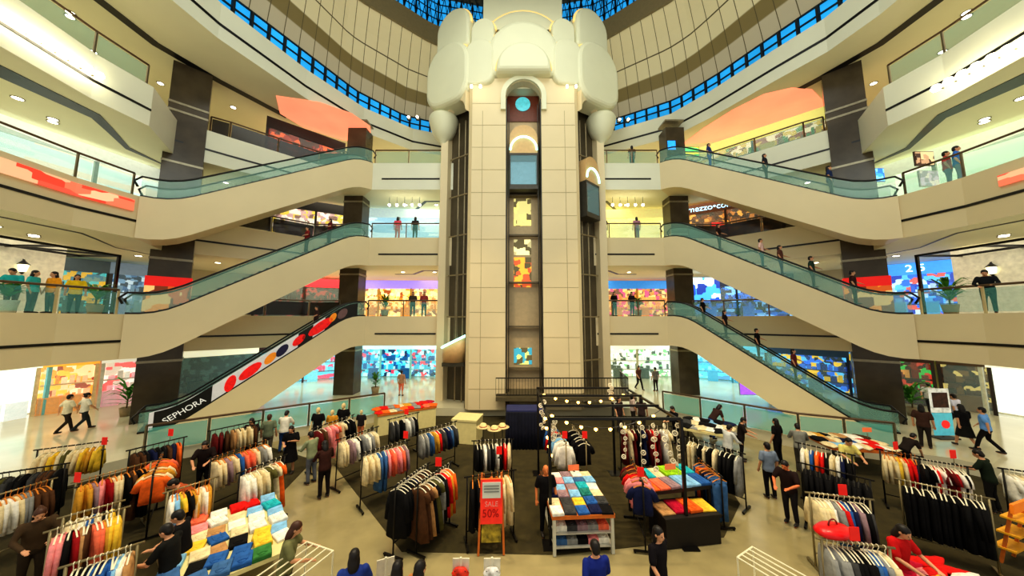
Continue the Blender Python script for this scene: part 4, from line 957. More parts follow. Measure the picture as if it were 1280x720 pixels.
for k, (x, y, z, L, n, nm) in enumerate(((1.0,10.4,2.9,.9,9,'at the back left post of the booth'),(1.1,8.3,2.95,.5,6,'at the front left corner of the booth'),(3.6,11.5,3.2,.6,9,'at the back right post of the booth'),
    (2.9,8.25,2.9,.9,6,'first from left on the front bar'),(3.3,8.25,2.9,1.5,7,'second from left on the front bar'),(3.65,8.25,2.9,1.2,7,'third from left on the front bar'),(4.0,8.25,2.9,1.0,6,'fourth from left on the front bar'),(4.25,8.3,2.9,1.3,7,'at the right end of the front bar'))):
    garland('white paper flower garland hanging %s' % nm, (x, y, z-.03), L, n)
# ------------------------------------------------------------------ signs, easels, small things
p = at(614,690,0)
root = empty('sale_sign', (p.x, p.y, .012), .05, 'red and white sale sign on an orange wooden easel', 'sign')
for s in (-1, 1): MB().bar((s*.3,-.12,.0), (s*.24,.06,1.75), .05, .04).build('leg', m_wood, root)
MB().bar((0,.55,0), (0,.06,1.65), .05, .04).build('leg', m_wood, root); MB().bar((-.27,-.02,1.62), (.27,-.02,1.62), .05, .06).build('cross_bar', m_wood, root)
MB().box((0,-.09,1.17), (.52,.02,.95), mat=Matrix.Rotation(-.1, 3, 'X')).build('board', M((226,50,34), .5, emit=.25, noise=.1), root)
MB().box((0,-.085,1.42), (.44,.02,.34), mat=Matrix.Rotation(-.1, 3, 'X')).build('paper', M((206,208,196), .5, noise=.05), root)
for k in range(4): MB().box((0,-.098,1.52-k*.065), (.36,.012,.022), mat=Matrix.Rotation(-.1, 3, 'X')).build('printed_line', M((120,124,118), .6, noise=.05), root)
text_mesh('SALE', .15, M((236,150,140), .5, noise=0), root, 'lettering', .006, (0,-.12,1.12), (PI/2-.1,0,0)); text_mesh('50%', .24, M((170,8,8), .5, noise=0), root, 'lettering', .006, (-.02,-.135,.92), (PI/2-.1,0,0))
MB().box((0,-.13,.5), (.46,.02,.4), mat=Matrix.Rotation(-.1, 3, 'X')).build('lower_board', M((150,130,40), .6, noise=.8, scale=7), root)
def price_sign(u, v, z, label, rgb=(226,30,20), w=.16, h=.22, foot=1.6):
    p = at(u, v, z); root = empty('price_sign', (p.x, p.y, foot), random.uniform(-.2,.2), label, 'sign')
    MB().box((0,0,.012), (.08,.06,.025)).build('clip', m_black, root); MB().tube([(0,0,.02),(0,0,z-foot)], .008, 6).build('rod', m_racks, root); MB().box((0,0,z-foot+h/2), (w,.012,h)).build('plate', M(rgb, .5, emit=.2, noise=.05), root)
for u, v, z, lab in ((213,545,1.75,'red price sign on the dark rack by the left balustrade'),(130,556,1.75,'red price sign over the cream shirts at the back left'),(96,603,1.72,'red price sign at the end of the orange hanger rack'),(507,548,1.75,'red price sign above the denim rack'),(548,583,1.75,'red price sign on the black dress rack'),(508,518,1.75,'dark red price sign at the grey shirt rack'),(624,568,1.7,'red price sign on the narrow rack below hats'),(706,548,1.7,'red price sign on the white shirt rack'),(731,548,1.7,'red price sign on the black tee rack'),
    (801,596,1.7,'red price sign on the navy tee rack'),(1192,573,1.75,'tall red price sign on the red and white rack'),(1054,619,1.72,'red price sign on the rack with the blue shirt'),(1069,676,1.72,'red price sign on the grey coat rack'),(1120,562,1.75,'red price sign above the striped blouses')): price_sign(u, v, z, lab)
for u, v, z, f, lab in ((717,588,1.0,.95,'red and cream price board at the back of the t-shirt table'),(838,587,1.2,1.1,'red and cream price board on the two-tier table'),(1084,540,1.25,1.0,'cream and red price board above the long right table')): price_sign(u, v, z, lab, (236,120,70), .34, .16, f)
# straw hats, red bag, suitcase-like bag
hat = MB().lathe((0,0,0), [(.24,0),(.25,.012),(.13,.02),(.115,.1),(.08,.13),(0,.135)], 24); hat_me = hat.mesh('hat', M((220,200,140), .8, noise=.15, name='straw'), True); band = MB().lathe((0,0,0), [(.135,.02),(.136,.05),(.12,.05)], 24).mesh('band', M((150,30,30), .7))
for k, (u, v) in enumerate(((604,534),(618,537),(628,534))):
    p = at(u, v, 1.72); st = empty('hat_stand', (p.x, p.y, .012), 0, 'thin pole stand carrying the straw hat %s' % ('on the left','in the middle','on the right')[k], 'stand', 'hat stands')
    MB().lathe((0,0,0), [(0,0),(.16,.005),(.15,.02),(0,.03)], 14).build('base', m_rackb, st, True); MB().tube([(0,0,.02),(0,0,1.8)], .014, 6).build('pole', m_rackb, st, True); MB().lathe((0,0,1.74), [(0,0),(.09,.01),(.1,.05),(.06,.09),(0,.1)], 12).build('hat_form', m_cream, st, True)
    root = empty('straw_hat', p, 0, 'straw hat %s above the narrow rack' % ('on the left','in the middle','on the right')[k], 'hat', 'straw hats')
    for nm, me in (('crown', hat_me), ('band', band)): o = bpy.data.objects.new(nm, me); COL.objects.link(o); o.parent = root
p = at(1042,668,1.62); root = empty('red_bag', (p.x, p.y, 1.62), .2, 'shiny red bag resting on top of the grey coat rack', 'bag')
mb = MB(); mb.lathe((0,0,0), [(0,0),(.32,.02),(.36,.07),(.28,.13),(.12,.16),(0,.17)], 20, 1, .6); bd = mb.build('body', M((220,16,22), .3, noise=.1), root, True); mb = MB(); mb.tube([(.1*math.cos(t), 0, .16+.1*math.sin(t)) for t in [i*PI/8 for i in range(9)]], .012, 6); mb.build('handle', M((120,10,14), .4), bd, True)
# white wire racks and card holders at the bottom edge
def wire_rack(label, u, v, w, d, ang, z=1.15):
    p = at(u, v, z); root = empty('wire_rack', (p.x, p.y, .012), ang, label, 'rack'); m = M((232,224,190), .4, noise=.05, name='white_wire')
    for x in (-w/2, w/2):
        for y in (-d/2, d/2): MB().tube([(x,y,0),(x,y,z)], .016, 6).build('post', m, root)
    for x in [-w/2+w*i/4 for i in range(5)]: MB().tube([(x,-d/2,z),(x,d/2,z)], .014, 6).build('top_wire', m, root)
    for y in (-d/2, d/2): MB().tube([(-w/2,y,z),(w/2,y,z)], .016, 6).build('cross_wire', m, root)
    MB().box((0,0,.4), (w,d,.02)).build('tray', m, root)
wire_rack('white wire rack at the bottom, right of the jeans table', 367, 708, .7, 1.0, -.35)
wire_rack('light wooden wire frame at the bottom right corner', 968, 712, .55, .9, .5)
for k, (u, c, nm) in enumerate(((482,'white','leaning'),(576,'red','red and black'),(615,'white','white and black'))):
    p = at(u, 705, 1.1); root = empty('card_stand', (p.x, p.y, .012), (.4,0,0)[k], '%s card stand at the bottom edge' % nm, 'stand')
    MB().lathe((0,0,0), [(0,0),(.18,.01),(.16,.03),(0,.04)], 16).build('base', m_dark, root, True); MB().tube([(0,0,.02),(0,0,1.2)], .02, 6).build('pole', M((236,230,206), .4), root)
    MB().box((0,.02,1.02), (.3,.02,.3)).build('card', M((228,220,196), .5), root)
    if k:
        mb = MB(); mb.lathe((0,-.04,.95), [(0,-.1),(.14,-.05),(.16,.02),(.1,.1),(0,.12)], 14, 1, .4); mb.build('ornament', M((216,50,24) if k == 1 else (226,220,210), .5, noise=.5, scale=12), root, True); MB().box((0,-.06,1.0), (.2,.03,.05)).build('dark_band', m_black, root)

p = at(1277,690,.3); root = empty('display_stand', (p.x, p.y, .012), .3, 'small orange and yellow display stand at the right edge', 'stand')
for x in (-.3, .3): MB().bar((x,.2,0), (x,-.05,1.3), .05, .05).build('leg', m_wood, root)
for k in range(3): MB().box((0,.12-.08*k,.35+.35*k), (.7,.3,.04)).build('shelf', M((236,170,40), .5, noise=.1), root)
MB().box((0,-.06,1.28), (.7,.05,.2)).build('header', M((240,130,30), .5, emit=.2, noise=.1), root)
# ================================================================== people
def remeshed(mb, name, voxel, ratio, smooth=3):
    me = mb.mesh(name+'_src', m_white); o = bpy.data.objects.new('tmp', me); COL.objects.link(o)
    r = o.modifiers.new('r', 'REMESH'); r.mode = 'VOXEL'; r.voxel_size = voxel; r.use_smooth_shade = True
    if smooth: s = o.modifiers.new('s', 'SMOOTH'); s.iterations = smooth; s.factor = .5
    if ratio < 1: d = o.modifiers.new('d', 'DECIMATE'); d.ratio = ratio
    dg = bpy.context.evaluated_depsgraph_get(); out = bpy.data.meshes.new_from_object(o.evaluated_get(dg)); out.name = name
    bpy.data.objects.remove(o); bpy.data.meshes.remove(me)
    for p in out.polygons: p.use_smooth = True
    if not out.materials: out.materials.append(m_white)
    return out
def ball(mb, c, rx, ry, rz, n=14, k=8, R=None):
    c = Vector(c); R = R or Matrix.Identity(3)
    mb.loft([[c+R@Vector((rx*math.sin(t)*math.cos(a), ry*math.sin(t)*math.sin(a), -rz*math.cos(t))) for a in [i*2*PI/n for i in range(n)]] for t in [.05+(PI-.1)*j/k for j in range(k+1)]])
def limb(mb, pts, rs, n=12):
    mb.tube(pts, rs, n)
    for p, r in zip(pts, rs): ball(mb, p, r, r, r, 10, 6)
# pose: lean (torso pitch forward), head nod, arms ((elbow),(wrist)) per side in torso space, legs ((knee),(ankle)) per side.  Front is -y.
POSES = {
 'stand': (0, .05, [((.25,.03,1.14),(.26,-.06,.9)), ((-.25,.03,1.14),(-.26,-.06,.9))], [((.1,-.01,.5),(.11,.02,.09)), ((-.1,-.01,.5),(-.11,.02,.09))]),
 'walk': (.05, .05, [((.26,.12,1.16),(.25,.12,.92)), ((-.26,-.08,1.15),(-.24,-.26,.97))], [((.1,-.16,.52),(.1,-.26,.1)), ((-.1,.0,.5),(-.1,.3,.13))]),
 'browse': (.14, .35, [((.27,-.14,1.18),(.16,-.42,1.16)), ((-.27,-.14,1.18),(-.16,-.4,1.1))], [((.1,-.03,.5),(.11,.02,.09)), ((-.1,-.0,.5),(-.11,.06,.09))]),
 'bend': (.75, .25, [((.26,-.2,1.2),(.2,-.44,1.1)), ((-.26,-.2,1.2),(-.2,-.46,1.12))], [((.11,-.05,.5),(.12,.05,.09)), ((-.11,-.02,.5),(-.12,.1,.09))]),
 'phone': (.03, .3, [((.25,-.04,1.15),(.1,-.26,1.24)), ((-.25,.0,1.14),(-.14,-.22,1.1))], [((.1,-.01,.5),(.11,.02,.09)), ((-.1,-.03,.5),(-.12,-.02,.09))]),
 'ride': (0, .0, [((.28,-.06,1.16),(.36,-.26,1.06)), ((-.25,.03,1.14),(-.26,-.06,.9))], [((.1,-.01,.5),(.11,.0,.09)), ((-.1,-.03,.5),(-.11,-.04,.09))]),
}
PM = {}
def pose_parts(pose, hair, bottom, sleeves):
    k = (pose, hair, bottom, sleeves)
    if k in PM: return PM[k]
    lean, nod, arms, legs = POSES[pose]; hip = Vector((0,0,.93))
    Rl = Matrix.Rotation(lean, 3, 'X'); U = lambda p: hip+Rl@(Vector(p)-hip)          # rotating about +x by lean tips the head towards -y
    hc = U((0,-.015,1.585)); nk = U((0,.015,1.45)); Rh = Matrix.Rotation(lean*.55+nod, 3, 'X'); H = lambda p: nk+Rh@(Vector(p)-Vector((0,.015,1.45)))
    if ('body', pose) not in PM:
        mb = MB()
        sec = [(.84,.15,.1),(.93,.165,.11),(1.05,.14,.095),(1.2,.155,.105),(1.34,.175,.1),(1.42,.15,.075),(1.46,.07,.055)]
        mb.loft([[U((a*math.cos(t), b*math.sin(t), z)) for t in [i*2*PI/16 for i in range(16)]] for z, a, b in sec])
        mb.tube([U((0,.01,1.4)), H((0,.0,1.5)), H((0,-.01,1.56))], [.062,.054,.055], 12)
        # head with jaw, nose, ears
        for c, r in (((0,-.005,1.615),(.076,.096,.1)), ((0,-.035,1.555),(.056,.068,.07)), ((0,-.105,1.585),(.014,.02,.028)), ((.078,.0,1.59),(.012,.022,.032)), ((-.078,.0,1.59),(.012,.022,.032)), ((0,-.095,1.545),(.026,.014,.012))):
            ball(mb, H(c), *r, R=Rh)
        for s, (e, w_) in zip((1,-1), arms):
            sh = U((s*.185,.01,1.395)); e, w_ = U(e), U(w_); limb(mb, [sh, sh.lerp(e,.5), e, e.lerp(w_,.4), w_], [.053,.047,.038,.038,.027])
            d = (w_-e).normalized(); sx = Rl@Vector((s,0,0)); sx = (sx-d*sx.dot(d)).normalized(); ny = d.cross(sx).normalized(); palm = w_+d*.05
            mb.loft([[w_+d*t+sx*(.034*wd*cx)+ny*(.014*cy) for cx, cy in ((-1,-1),(1,-1),(1,1),(-1,1))] for t, wd in ((-.01,.8),(.04,1.05),(.09,1.1))])
            curl = -ny*s
            for f, (off, L) in enumerate(((-.027,.058),(-.009,.07),(.009,.066),(.027,.05))):
                b0 = w_+d*.085+sx*off; mb.tube([b0-d*.02, b0+d*L*.5+curl*.004, b0+d*L*.9+curl*.02], [.0095,.009,.0075], 6)
            b0 = w_+d*.03-sx*.03; mb.tube([b0+sx*.01, b0-sx*.022+d*.03, b0-sx*.028+d*.06+curl*.01], [.011,.01,.008], 6)
        for s, (kn, an) in zip((1,-1), legs):
            h = Vector((s*.09,0,.9)); kn, an = Vector(kn), Vector(an); limb(mb, [h, h.lerp(kn,.5), kn, kn.lerp(an,.35), an], [.088,.072,.054,.05,.036])
            mb.tube([an+Vector((0,.04,-.055)), an+Vector((0,-.08,-.06)), an+Vector((0,-.17,-.075))], [.034,.036,.022], 8)
        PM['body', pose] = remeshed(mb, 'body', .0095, .3, 2)
    if ('shirt', pose, sleeves) not in PM:
        mb = MB(); sec = [(.84,.185,.135),(.93,.19,.138),(1.05,.172,.125),(1.2,.182,.132),(1.34,.2,.124),(1.42,.165,.095),(1.455,.085,.07)]
        mb.loft([[U((a*math.cos(t), b*math.sin(t)*(1+.04*math.sin(5*t)), z)) for t in [i*2*PI/20 for i in range(20)]] for z, a, b in sec])
        for s, (e, w_) in zip((1,-1), arms):
            sh = U((s*.18,.01,1.395)); e, w_ = U(e), U(w_)
            if sleeves == 'short': limb(mb, [sh, sh.lerp(e,.75)], [.07,.068])
            else: limb(mb, [sh, sh.lerp(e,.5), e, e.lerp(w_,.92)], [.068,.062,.054,.044])
        PM['shirt', pose, sleeves] = remeshed(mb, 'shirt', .018, .5, 2)
    if ('bottom', pose, bottom) not in PM:
        mb = MB()
        mb.loft([[(hip+Matrix.Rotation(lean*.5, 3, 'X')@(Vector((a*math.cos(t), b*math.sin(t), z))-hip)) for t in [i*2*PI/20 for i in range(20)]] for z, a, b in ((.8,.17,.13),(.9,.182,.132),(1.0,.165,.12))])
        if bottom == 'skirt': mb.loft([[Vector((a*math.cos(t)*(1+.05*math.sin(6*t)), b*math.sin(t)*(1+.05*math.sin(6*t)), z)) for t in [i*2*PI/24 for i in range(24)]] for z, a, b in ((.45,.25,.23),(.7,.215,.18),(.92,.175,.13))])
        else:
            for s, (kn, an) in zip((1,-1), legs):
                h = Vector((s*.09,0,.88)); kn, an = Vector(kn), Vector(an); kk = kn.lerp(an, .2) if bottom == 'shorts' else an.lerp(kn,.06)
                limb(mb, [h, h.lerp(kn,.5), kn]+([kn.lerp(an,.5), kk] if bottom != 'shorts' else [kk]), [.1,.086,.068]+([.06,.056] if bottom != 'shorts' else [.07]))
        PM['bottom', pose, bottom] = remeshed(mb, 'bottom', .018, .5, 2)
    if ('shoe', pose) not in PM:
        PM['shoe', pose] = []
        for s, (kn, an) in zip((1,-1), legs):
            mb = MB(); an = Vector(an); ball(mb, an+Vector((0,-.07,-.045)), .046, .13, .042); ball(mb, an+Vector((0,.0,-.03)), .043, .065, .06)
            PM['shoe', pose].append(remeshed(mb, 'shoe', .014, .6, 1))
    if ('hair', pose, hair) not in PM:
        mb = MB(); ball(mb, H((0,.012,1.635)), .088, .105, .098, R=Rh); ball(mb, H((0,.045,1.585)), .08, .07, .09, R=Rh)
        if hair == 'long':
            ball(mb, H((0,.065,1.5)), .09, .055, .14, R=Rh); ball(mb, H((.07,.03,1.52)), .028, .05, .11, R=Rh); ball(mb, H((-.07,.03,1.52)), .028, .05, .11, R=Rh)
        if hair == 'bun': ball(mb, H((0,.11,1.67)), .045, .045, .045, R=Rh)
        PM['hair', pose, hair] = remeshed(mb, 'hair', .014, .6, 2)
    if ('eyes', pose) not in PM:
        mb = MB()
        for s in (1,-1): ball(mb, H((s*.03,-.093,1.603)), .011, .008, .008, 8, 5)
        mb.tube([H((-.022,-.108,1.543)), H((0,-.112,1.54)), H((.022,-.108,1.543))], .005, 5)
        PM['eyes', pose] = mb.mesh('eyes', M((40,26,22), .4, noise=0))
    PM[k] = (PM['body', pose], PM['shirt', pose, sleeves], PM['bottom', pose, bottom], PM['shoe', pose], PM['hair', pose, hair], PM['eyes', pose])
    return PM[k]
SKIN = M((206,150,112), .6, noise=.05, name='skin'); HAIRS = {'black': M((20,14,12), .5, noise=.2, name='dark_hair'), 'brown': M((70,38,20), .5, noise=.2, name='brown_hair')}
def person(label, p, facing, pose, top, bottom_c, bottom='trousers', hair='short', sleeves='short', h=1.68, hc='black', shoe=(40,34,30), skin=None, name='person', group=None):
    # facing: heading angle in degrees; 0 faces the camera, 180 shows the back
    s = h/1.72; me = pose_parts(pose, hair, bottom, sleeves)
    root = bpy.data.objects.new(name, me[0]); COL.objects.link(root); root.location = p; root.rotation_euler = (0,0,math.radians(facing)); root.scale = (s,s,s)
    root.material_slots[0].link = 'OBJECT'; root.material_slots[0].material = skin or SKIN
    tag(root, label, name, group)
    for nm, m, c in (('shirt', me[1], M(top, .85, noise=.15, scale=8, spec=.15)), (bottom, me[2], M(bottom_c, .85, noise=.15, scale=8, spec=.15)), ('shoe', me[3][0], M(shoe, .5)), ('shoe', me[3][1], M(shoe, .5)), ('hair', me[4], HAIRS[hc])):
        if nm == 'hair' and name == 'mannequin': continue
        o = obj_mat_copy(nm, m, c, root)
    if name != 'mannequin': o = bpy.data.objects.new('eyes', me[5]); COL.objects.link(o); o.parent = root
    return root
def ph(u, v_head, v_foot, z):           # a floor point under pixel u, v_foot
    return at(u, v_foot, z)
BK, WH, GY, NV = (20,18,20), (226,222,206), (120,124,122), (28,34,70)
JE = (60,84,120)
c = .013
# mall floor, left and right
person('person walking away in white shirt and dark trousers, left mall floor', at(80,541,ZG), 170, 'walk', (222,214,186), (52,44,36))
person('person in white top and jeans beside the white shirted walker', at(102,538,ZG), 160, 'walk', (230,226,210), (44,50,52), hair='bun')
person('person in blue grey top farther along the left mall floor', at(92,508,ZG), 10, 'walk', (110,130,140), (40,44,60), hair='long')
person('person in bright blue shirt and black trousers walking, right mall floor', at(1237,566,ZG), 200, 'walk', (110,160,226), BK)
person('woman in black dress walking, left of the blue shirted person', at(1209,560,ZG), 165, 'walk', BK, (24,24,22), 'skirt', 'long')
person('person in pale lavender top behind the banner stand', at(1199,540,ZG), 180, 'walk', (200,200,220), (50,44,44), hair='short')
person('person in dark brown top standing left of the banner', at(1158,560,ZG), 120, 'stand', (66,44,36), (40,34,30), hair='long')
person('small distant person in orange shorts before the cyan shop', at(501,495,ZG), 175, 'stand', (170,130,100), (226,120,90), 'shorts')
person('distant person in dark clothes on floor right of tower', at(799,487,ZG), 20, 'walk', (96,60,50), BK, hair='long')
person('distant person in grey top beside the dark one, right of tower', at(820,489,ZG), 190, 'stand', (130,124,116), (60,50,50))
for k, (u, v, t) in enumerate(((1100,470,(90,60,60)), (1152,478,(200,110,90)), (1185,476,(70,50,56)), (1165,500,(210,205,200)))):
    person('shopper on the far right mall floor wearing %s' % ('dull maroon','salmon pink','dark plum','pale grey, nearest of four')[k], at(u, v+18, ZG), 40*k, 'walk', t, (50,46,50), hair=('long','short','long','short')[k])
# sale floor, left
person('dark haired woman behind the maroon rack at the left balustrade', at(311,578,c), 20, 'phone', (40,30,30), (30,26,26), hair='long')
person('person in grey green jacket and orange hair by the left balustrade', at(333,572,c), 200, 'stand', (110,120,96), (90,84,70), hc='brown')
person('person in white shirt and blue jeans by the left balustrade', at(353,566,c), 190, 'browse', WH, (40,70,120))
person('woman in black dress holding a cream bag on the walkway', at(361,592,c), 15, 'phone', BK, BK, 'skirt', 'long')
person('person in sage green shirt in front of the pink rack', at(388,604,c), 250, 'browse', (132,140,108), (96,100,110), sleeves='long')
person('person in dark brown coat beside the sage shirted one', at(404,622,c), 230, 'browse', (58,32,26), (30,24,22), sleeves='long', hair='long')
person('dark clothed woman behind the orange hanger rack', at(252,618,c), 30, 'browse', (34,24,22), BK, hair='long')
person('leaning shopper in orange brown behind the yellow top rack', at(240,668,c), 320, 'bend', (170,80,44), (60,40,30), hair='short')
person('blurred brown shirted shopper among the racks at bottom left', at(34,742,c), 60, 'browse', (70,54,36), (50,40,28), hair='bun', hc='brown', sleeves='long')
person('person in black reaching over the jeans table', at(222,748,c), 290, 'browse', BK, (30,26,26), sleeves='short')
person('second dark person at the jeans table, nearer the camera', at(206,775,c), 280, 'browse', (26,26,24), (26,24,24), hair='short')
person('brown haired shopper in olive shirt at the right of the jeans table', at(352,775,c), 110, 'browse', (112,112,74), (70,66,50), hair='long', hc='brown')
# bottom edge heads
person('dark haired person with blue strap at the bottom edge', at(436,830,c), 200, 'walk', (40,60,130), (40,34,30), hair='long')
person('dark haired person in cream collar at the bottom edge, by card stand', at(492,850,c), 180, 'stand', (196,180,140), (40,34,30), hair='long')
person('long haired person in tan top at the bottom edge', at(521,850,c), 150, 'stand', (180,120,70), (40,34,30), hair='long')
person('person in navy jacket with black hair at the bottom middle', at(748,812,c), 190, 'walk', (30,44,120), (30,28,40), hair='short', sleeves='long')
person('woman in black with pale skin at the bottom middle right', at(826,782,c), 30, 'walk', (24,20,24), (24,20,24), hair='long')
# sale floor, centre and right
person('person in grey blue shirt and black trousers standing on the walkway', at(964,623,c), 175, 'stand', (120,132,150), BK, h=1.66)
person('person in black top with orange arms stooping on the walkway', at(990,655,c), 300, 'browse', (40,26,24), (36,32,34), skin=M((216,120,70), .6, noise=.05))
person('woman in black carrying a red bag near the right balustrade', at(974,580,c), 200, 'stand', BK, BK, hair='long')
person('person in grey jumper near the red topped sign, right balustrade', at(1003,590,c), 150, 'browse', (128,128,120), (60,56,50), sleeves='long')
person('man in black shirt leaning over the clothes pile', at(928,576,c), 60, 'browse', (34,26,24), (28,26,30))
person('woman in blue jeans beyond the clothes pile', at(892,548,c), 100, 'bend', (60,40,36), (40,66,140), hair='long')
person('person in black stooping at the left of the clothes pile', at(846,556,c), 280, 'browse', BK, BK, sleeves='long')
person('person in white top right of the clothes pile', at(912,590,c), 100, 'browse', (200,202,198), (40,36,36), sleeves='long')
person('person in pale yellow shirt behind the black jackets', at(1063,612,c), 350, 'browse', (222,210,120), (40,40,40))
person('seller in red waistcoat over black at the bottom right', at(1130,770,c), 10, 'browse', (190,24,26), (30,26,28), hair='long', sleeves='short')
person('dark haired person in dark green near the right carpet edge', at(1243,640,c), 200, 'browse', (30,40,28), (30,28,26))
person('shopper crouched low behind the striped blouses', at(1134,590,c), 90, 'bend', (40,32,28), BK, h=1.5)
for k, (u, v, t, nm) in enumerate(((775,540,(50,36,34),'brown'),(792,534,(190,170,160),'pale beige'),(803,540,(60,46,44),'dark plum'))):
    person('shopper in %s behind the booth frame' % nm, at(u, v, c), 30+60*k, 'stand', t, (50,44,40), hair='long')
# mannequins
MQ = M((222,196,140), .4, noise=.03, name='mannequin_cream')
for u, v, t, b, lab, hh in ((395,562,BK,BK,'mannequin in black with yellow scarf, leftmost by the left balustrade',1.75),(413,560,(200,140,40),(120,80,40),'mannequin in yellow patterned top by the left balustrade',1.6),(427,556,BK,BK,'mannequin in plain black dress by the left balustrade',1.8),(450,552,(40,34,34),(190,110,70),'small mannequin in black top and orange trousers',1.4)):
    person(lab, at(u, v, c), 0, 'stand', t, b, 'skirt' if 'dress' in lab else 'trousers', h=hh, skin=MQ, name='mannequin')
person('mannequin in black t-shirt beside the t-shirt table', at(683,668,c), 5, 'stand', BK, BK, h=1.7, skin=M((206,120,66), .5, noise=.03), name='mannequin')
# balconies
person('large blurred person in dark clothes leaning on the right second floor rail', (18.15,11.7,ZL[0]), 300, 'browse', (30,32,36), BK, hair='short', sleeves='long')
person('dark haired person in teal leaning over the far left rail', (-18.0,11.05,ZL[0]), 30, 'browse', (40,170,170), (120,80,60), hair='short', h=1.62)
for k, (x, y, t, lab) in enumerate(((-18.3,12.2,(240,160,40),'person in orange shirt at the left second floor cafe'),(-18.5,13.0,(245,205,40),'person in yellow shirt at the left second floor cafe'),(-18.6,11.9,(60,180,180),'person in turquoise at the left second floor cafe'))):
    person(lab, (x, y, ZL[0]), 60*k, 'stand', t, (60,60,70), hair='long')
for u, t, b, lab, lv in ((768,BK,BK,'dark clothed person at the second floor rail, nearer the tower, right',0),(790,(40,30,34),(60,30,40),'dark clothed person at second floor rail, right of another',0),(516,(70,60,50),BK,'dark person at the second floor rail left of the tower',0),(530,(150,60,60),BK,'maroon topped person at the second floor rail beside the tower',0),(519,(60,50,50),(60,40,30),'dark person at the third floor rail left of tower',1),(497,(240,90,110),(230,110,110),'pink clothed person at the third floor rail left of tower',1),(755,(70,60,30),(50,40,30),'person half behind the tower at the right third floor rail',1),(796,(170,120,140),(150,120,130),'mauve clothed person at the right third floor rail',1),(790,(110,80,60),(60,50,50),'brown clothed person on the fourth floor right of the tower',3-1)):
    z = ZL[lv]; y = 21.1; d = y*_C+(z+.8-EYE)*_S; person(lab, ((u-640)*d/FPX, y, z), 180 if lv else 20, 'stand', t, b, hair='long')
for u, t, lab in ((1185,(190,60,60),'person in red on the right third floor'),(1198,(50,110,200),'person in blue on the right third floor')):
    y = 12.6 if u < 1190 else 12.2; d = y*_C+(ZL[1]+.8-EYE)*_S; person(lab, (max(18.0,(u-640)*d/FPX), y, ZL[1]), 30, 'stand', t, (120,130,150))
# escalator riders: side, flight (0 ground-2nd, 1 2nd-3rd, 2 3rd-4th), fraction up
def rider(label, s, fl, f, t, b, facing, hair='short', pose='ride'):
    lo, hi = side([(16.9,14.2) if fl == 0 else (17.05,13.35), (9.95,20.4)], s); out = Vector((s,1)).normalized()
    p = Vector(lo).lerp(Vector(hi), f)+out*.8; L = (Vector(hi)-Vector(lo)).length; x = f*L
    zl, zh = ((ZG,ZL[0]),(ZL[0],ZL[1]),(ZL[1],ZL[2]))[fl]; z = zl+(zh-zl)*max(0, min(1, (x-1)/(L-2)))
    person(label, (p.x, p.y, z+.1), facing, pose, t, b, hair=hair)
rider('rider in dark clothes near the head of the right ground escalator', 1, 0, .8, BK, BK, 40)
rider('second rider down on the right ground escalator, dark jacket', 1, 0, .68, (40,30,30), BK, 40, 'long')
rider('black clothed rider halfway on the right ground escalator', 1, 0, .52, BK, BK, 40)
rider('maroon topped rider low on the right ground escalator', 1, 0, .36, (100,40,44), BK, 40, 'long')
rider('dark rider at the head of the right second floor escalator', 1, 1, .7, (44,30,26), BK, 40, 'long')
rider('rider in white and red on the right second floor escalator', 1, 1, .5, (226,190,180), (60,110,120), 40)
rider('brown topped rider on the right second floor escalator', 1, 1, .42, (96,60,50), (30,40,80), 40, 'long')
rider('dark green rider on the right second floor escalator', 1, 1, .3, (40,60,50), (26,40,40), 40)
rider('dark rider low on the right second floor escalator', 1, 1, .16, (60,30,30), BK, 40)
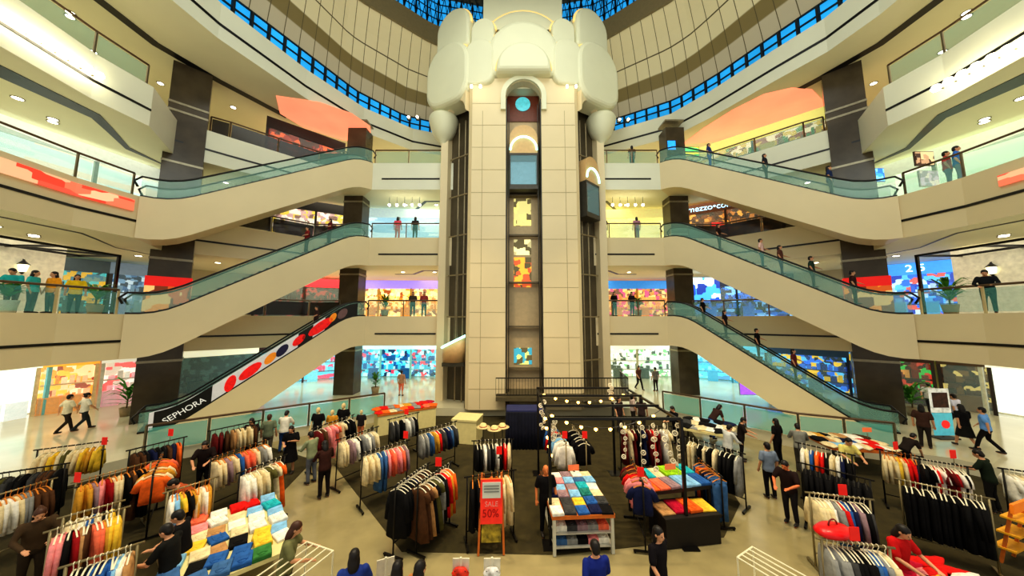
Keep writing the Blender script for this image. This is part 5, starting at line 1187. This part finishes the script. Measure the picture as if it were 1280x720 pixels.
rider('blue clothed rider near the head of the right third floor escalator', 1, 2, .72, (40,60,120), (30,80,170), 40)
rider('dark rider halfway on the right third floor escalator', 1, 2, .45, (40,40,50), BK, 40)
rider('navy rider low on the right third floor escalator', 1, 2, .2, (36,50,90), BK, 40, 'long')
rider('dark rider on the left ground escalator', -1, 0, .72, (60,40,40), BK, -40)
rider('maroon rider near the head of the left second floor escalator', -1, 1, .78, (100,36,40), BK, -40, 'long')
rider('dark red rider on the left second floor escalator, lower of two', -1, 1, .66, (130,40,40), BK, -40)
# ================================================================== light
w = bpy.data.worlds.new('world'); SC.world = w; w.use_nodes = True
w.node_tree.nodes['Background'].inputs['Color'].default_value = (1.0, .97, .86, 1); w.node_tree.nodes['Background'].inputs['Strength'].default_value = .58
def area(loc, rot, size, power, col=(1,.9,.72), sy=None):
    l = bpy.data.lights.new('area_light', 'AREA'); l.energy = power; l.color = col; l.size = size
    if sy: l.shape = 'RECTANGLE'; l.size_y = sy
    o = bpy.data.objects.new('area_light', l); COL.objects.link(o); o.location = loc; o.rotation_euler = rot; return o
area((AX,8,27.2), (0,0,0), 12, 1200, (.95,1,.9))
area((AX,-1,19), (math.radians(102),0,0), 16, 900, (.92,1,.93), 6)  # unseen fill light added behind the camera to brighten the upper floors
for s in (1, -1):
    for lv, z in enumerate([ZG]+ZL):
        top = (ZL+[19.7+TH])[lv]-TH
        area((AX+s*22.5,10,top-.06), (0,0,0), 6, 260, (1,.92,.75), 14)
        area((AX+s*15.5,24,top-.06), (0,0,0), 7, 260, (1,.9,.7) if lv else (.7,.95,1), 5)
        area((AX+s*6.5,24.6,top-.06), (0,0,0), 4, 150, (1,.86,.6), 5)
for x, y, p in ((-9,9,420),(9,9,420),(0,10,420),(-3,14,300),(6,14,300)):
    l = bpy.data.lights.new('spot_light', 'SPOT'); l.energy = p*8; l.spot_size = 1.3; l.spot_blend = .6; l.color = (1,.82,.55); l.shadow_soft_size = .3
    o = bpy.data.objects.new('spot_light', l); COL.objects.link(o); o.location = (x, y-3, 18); o.rotation_euler = (.15,0,0)
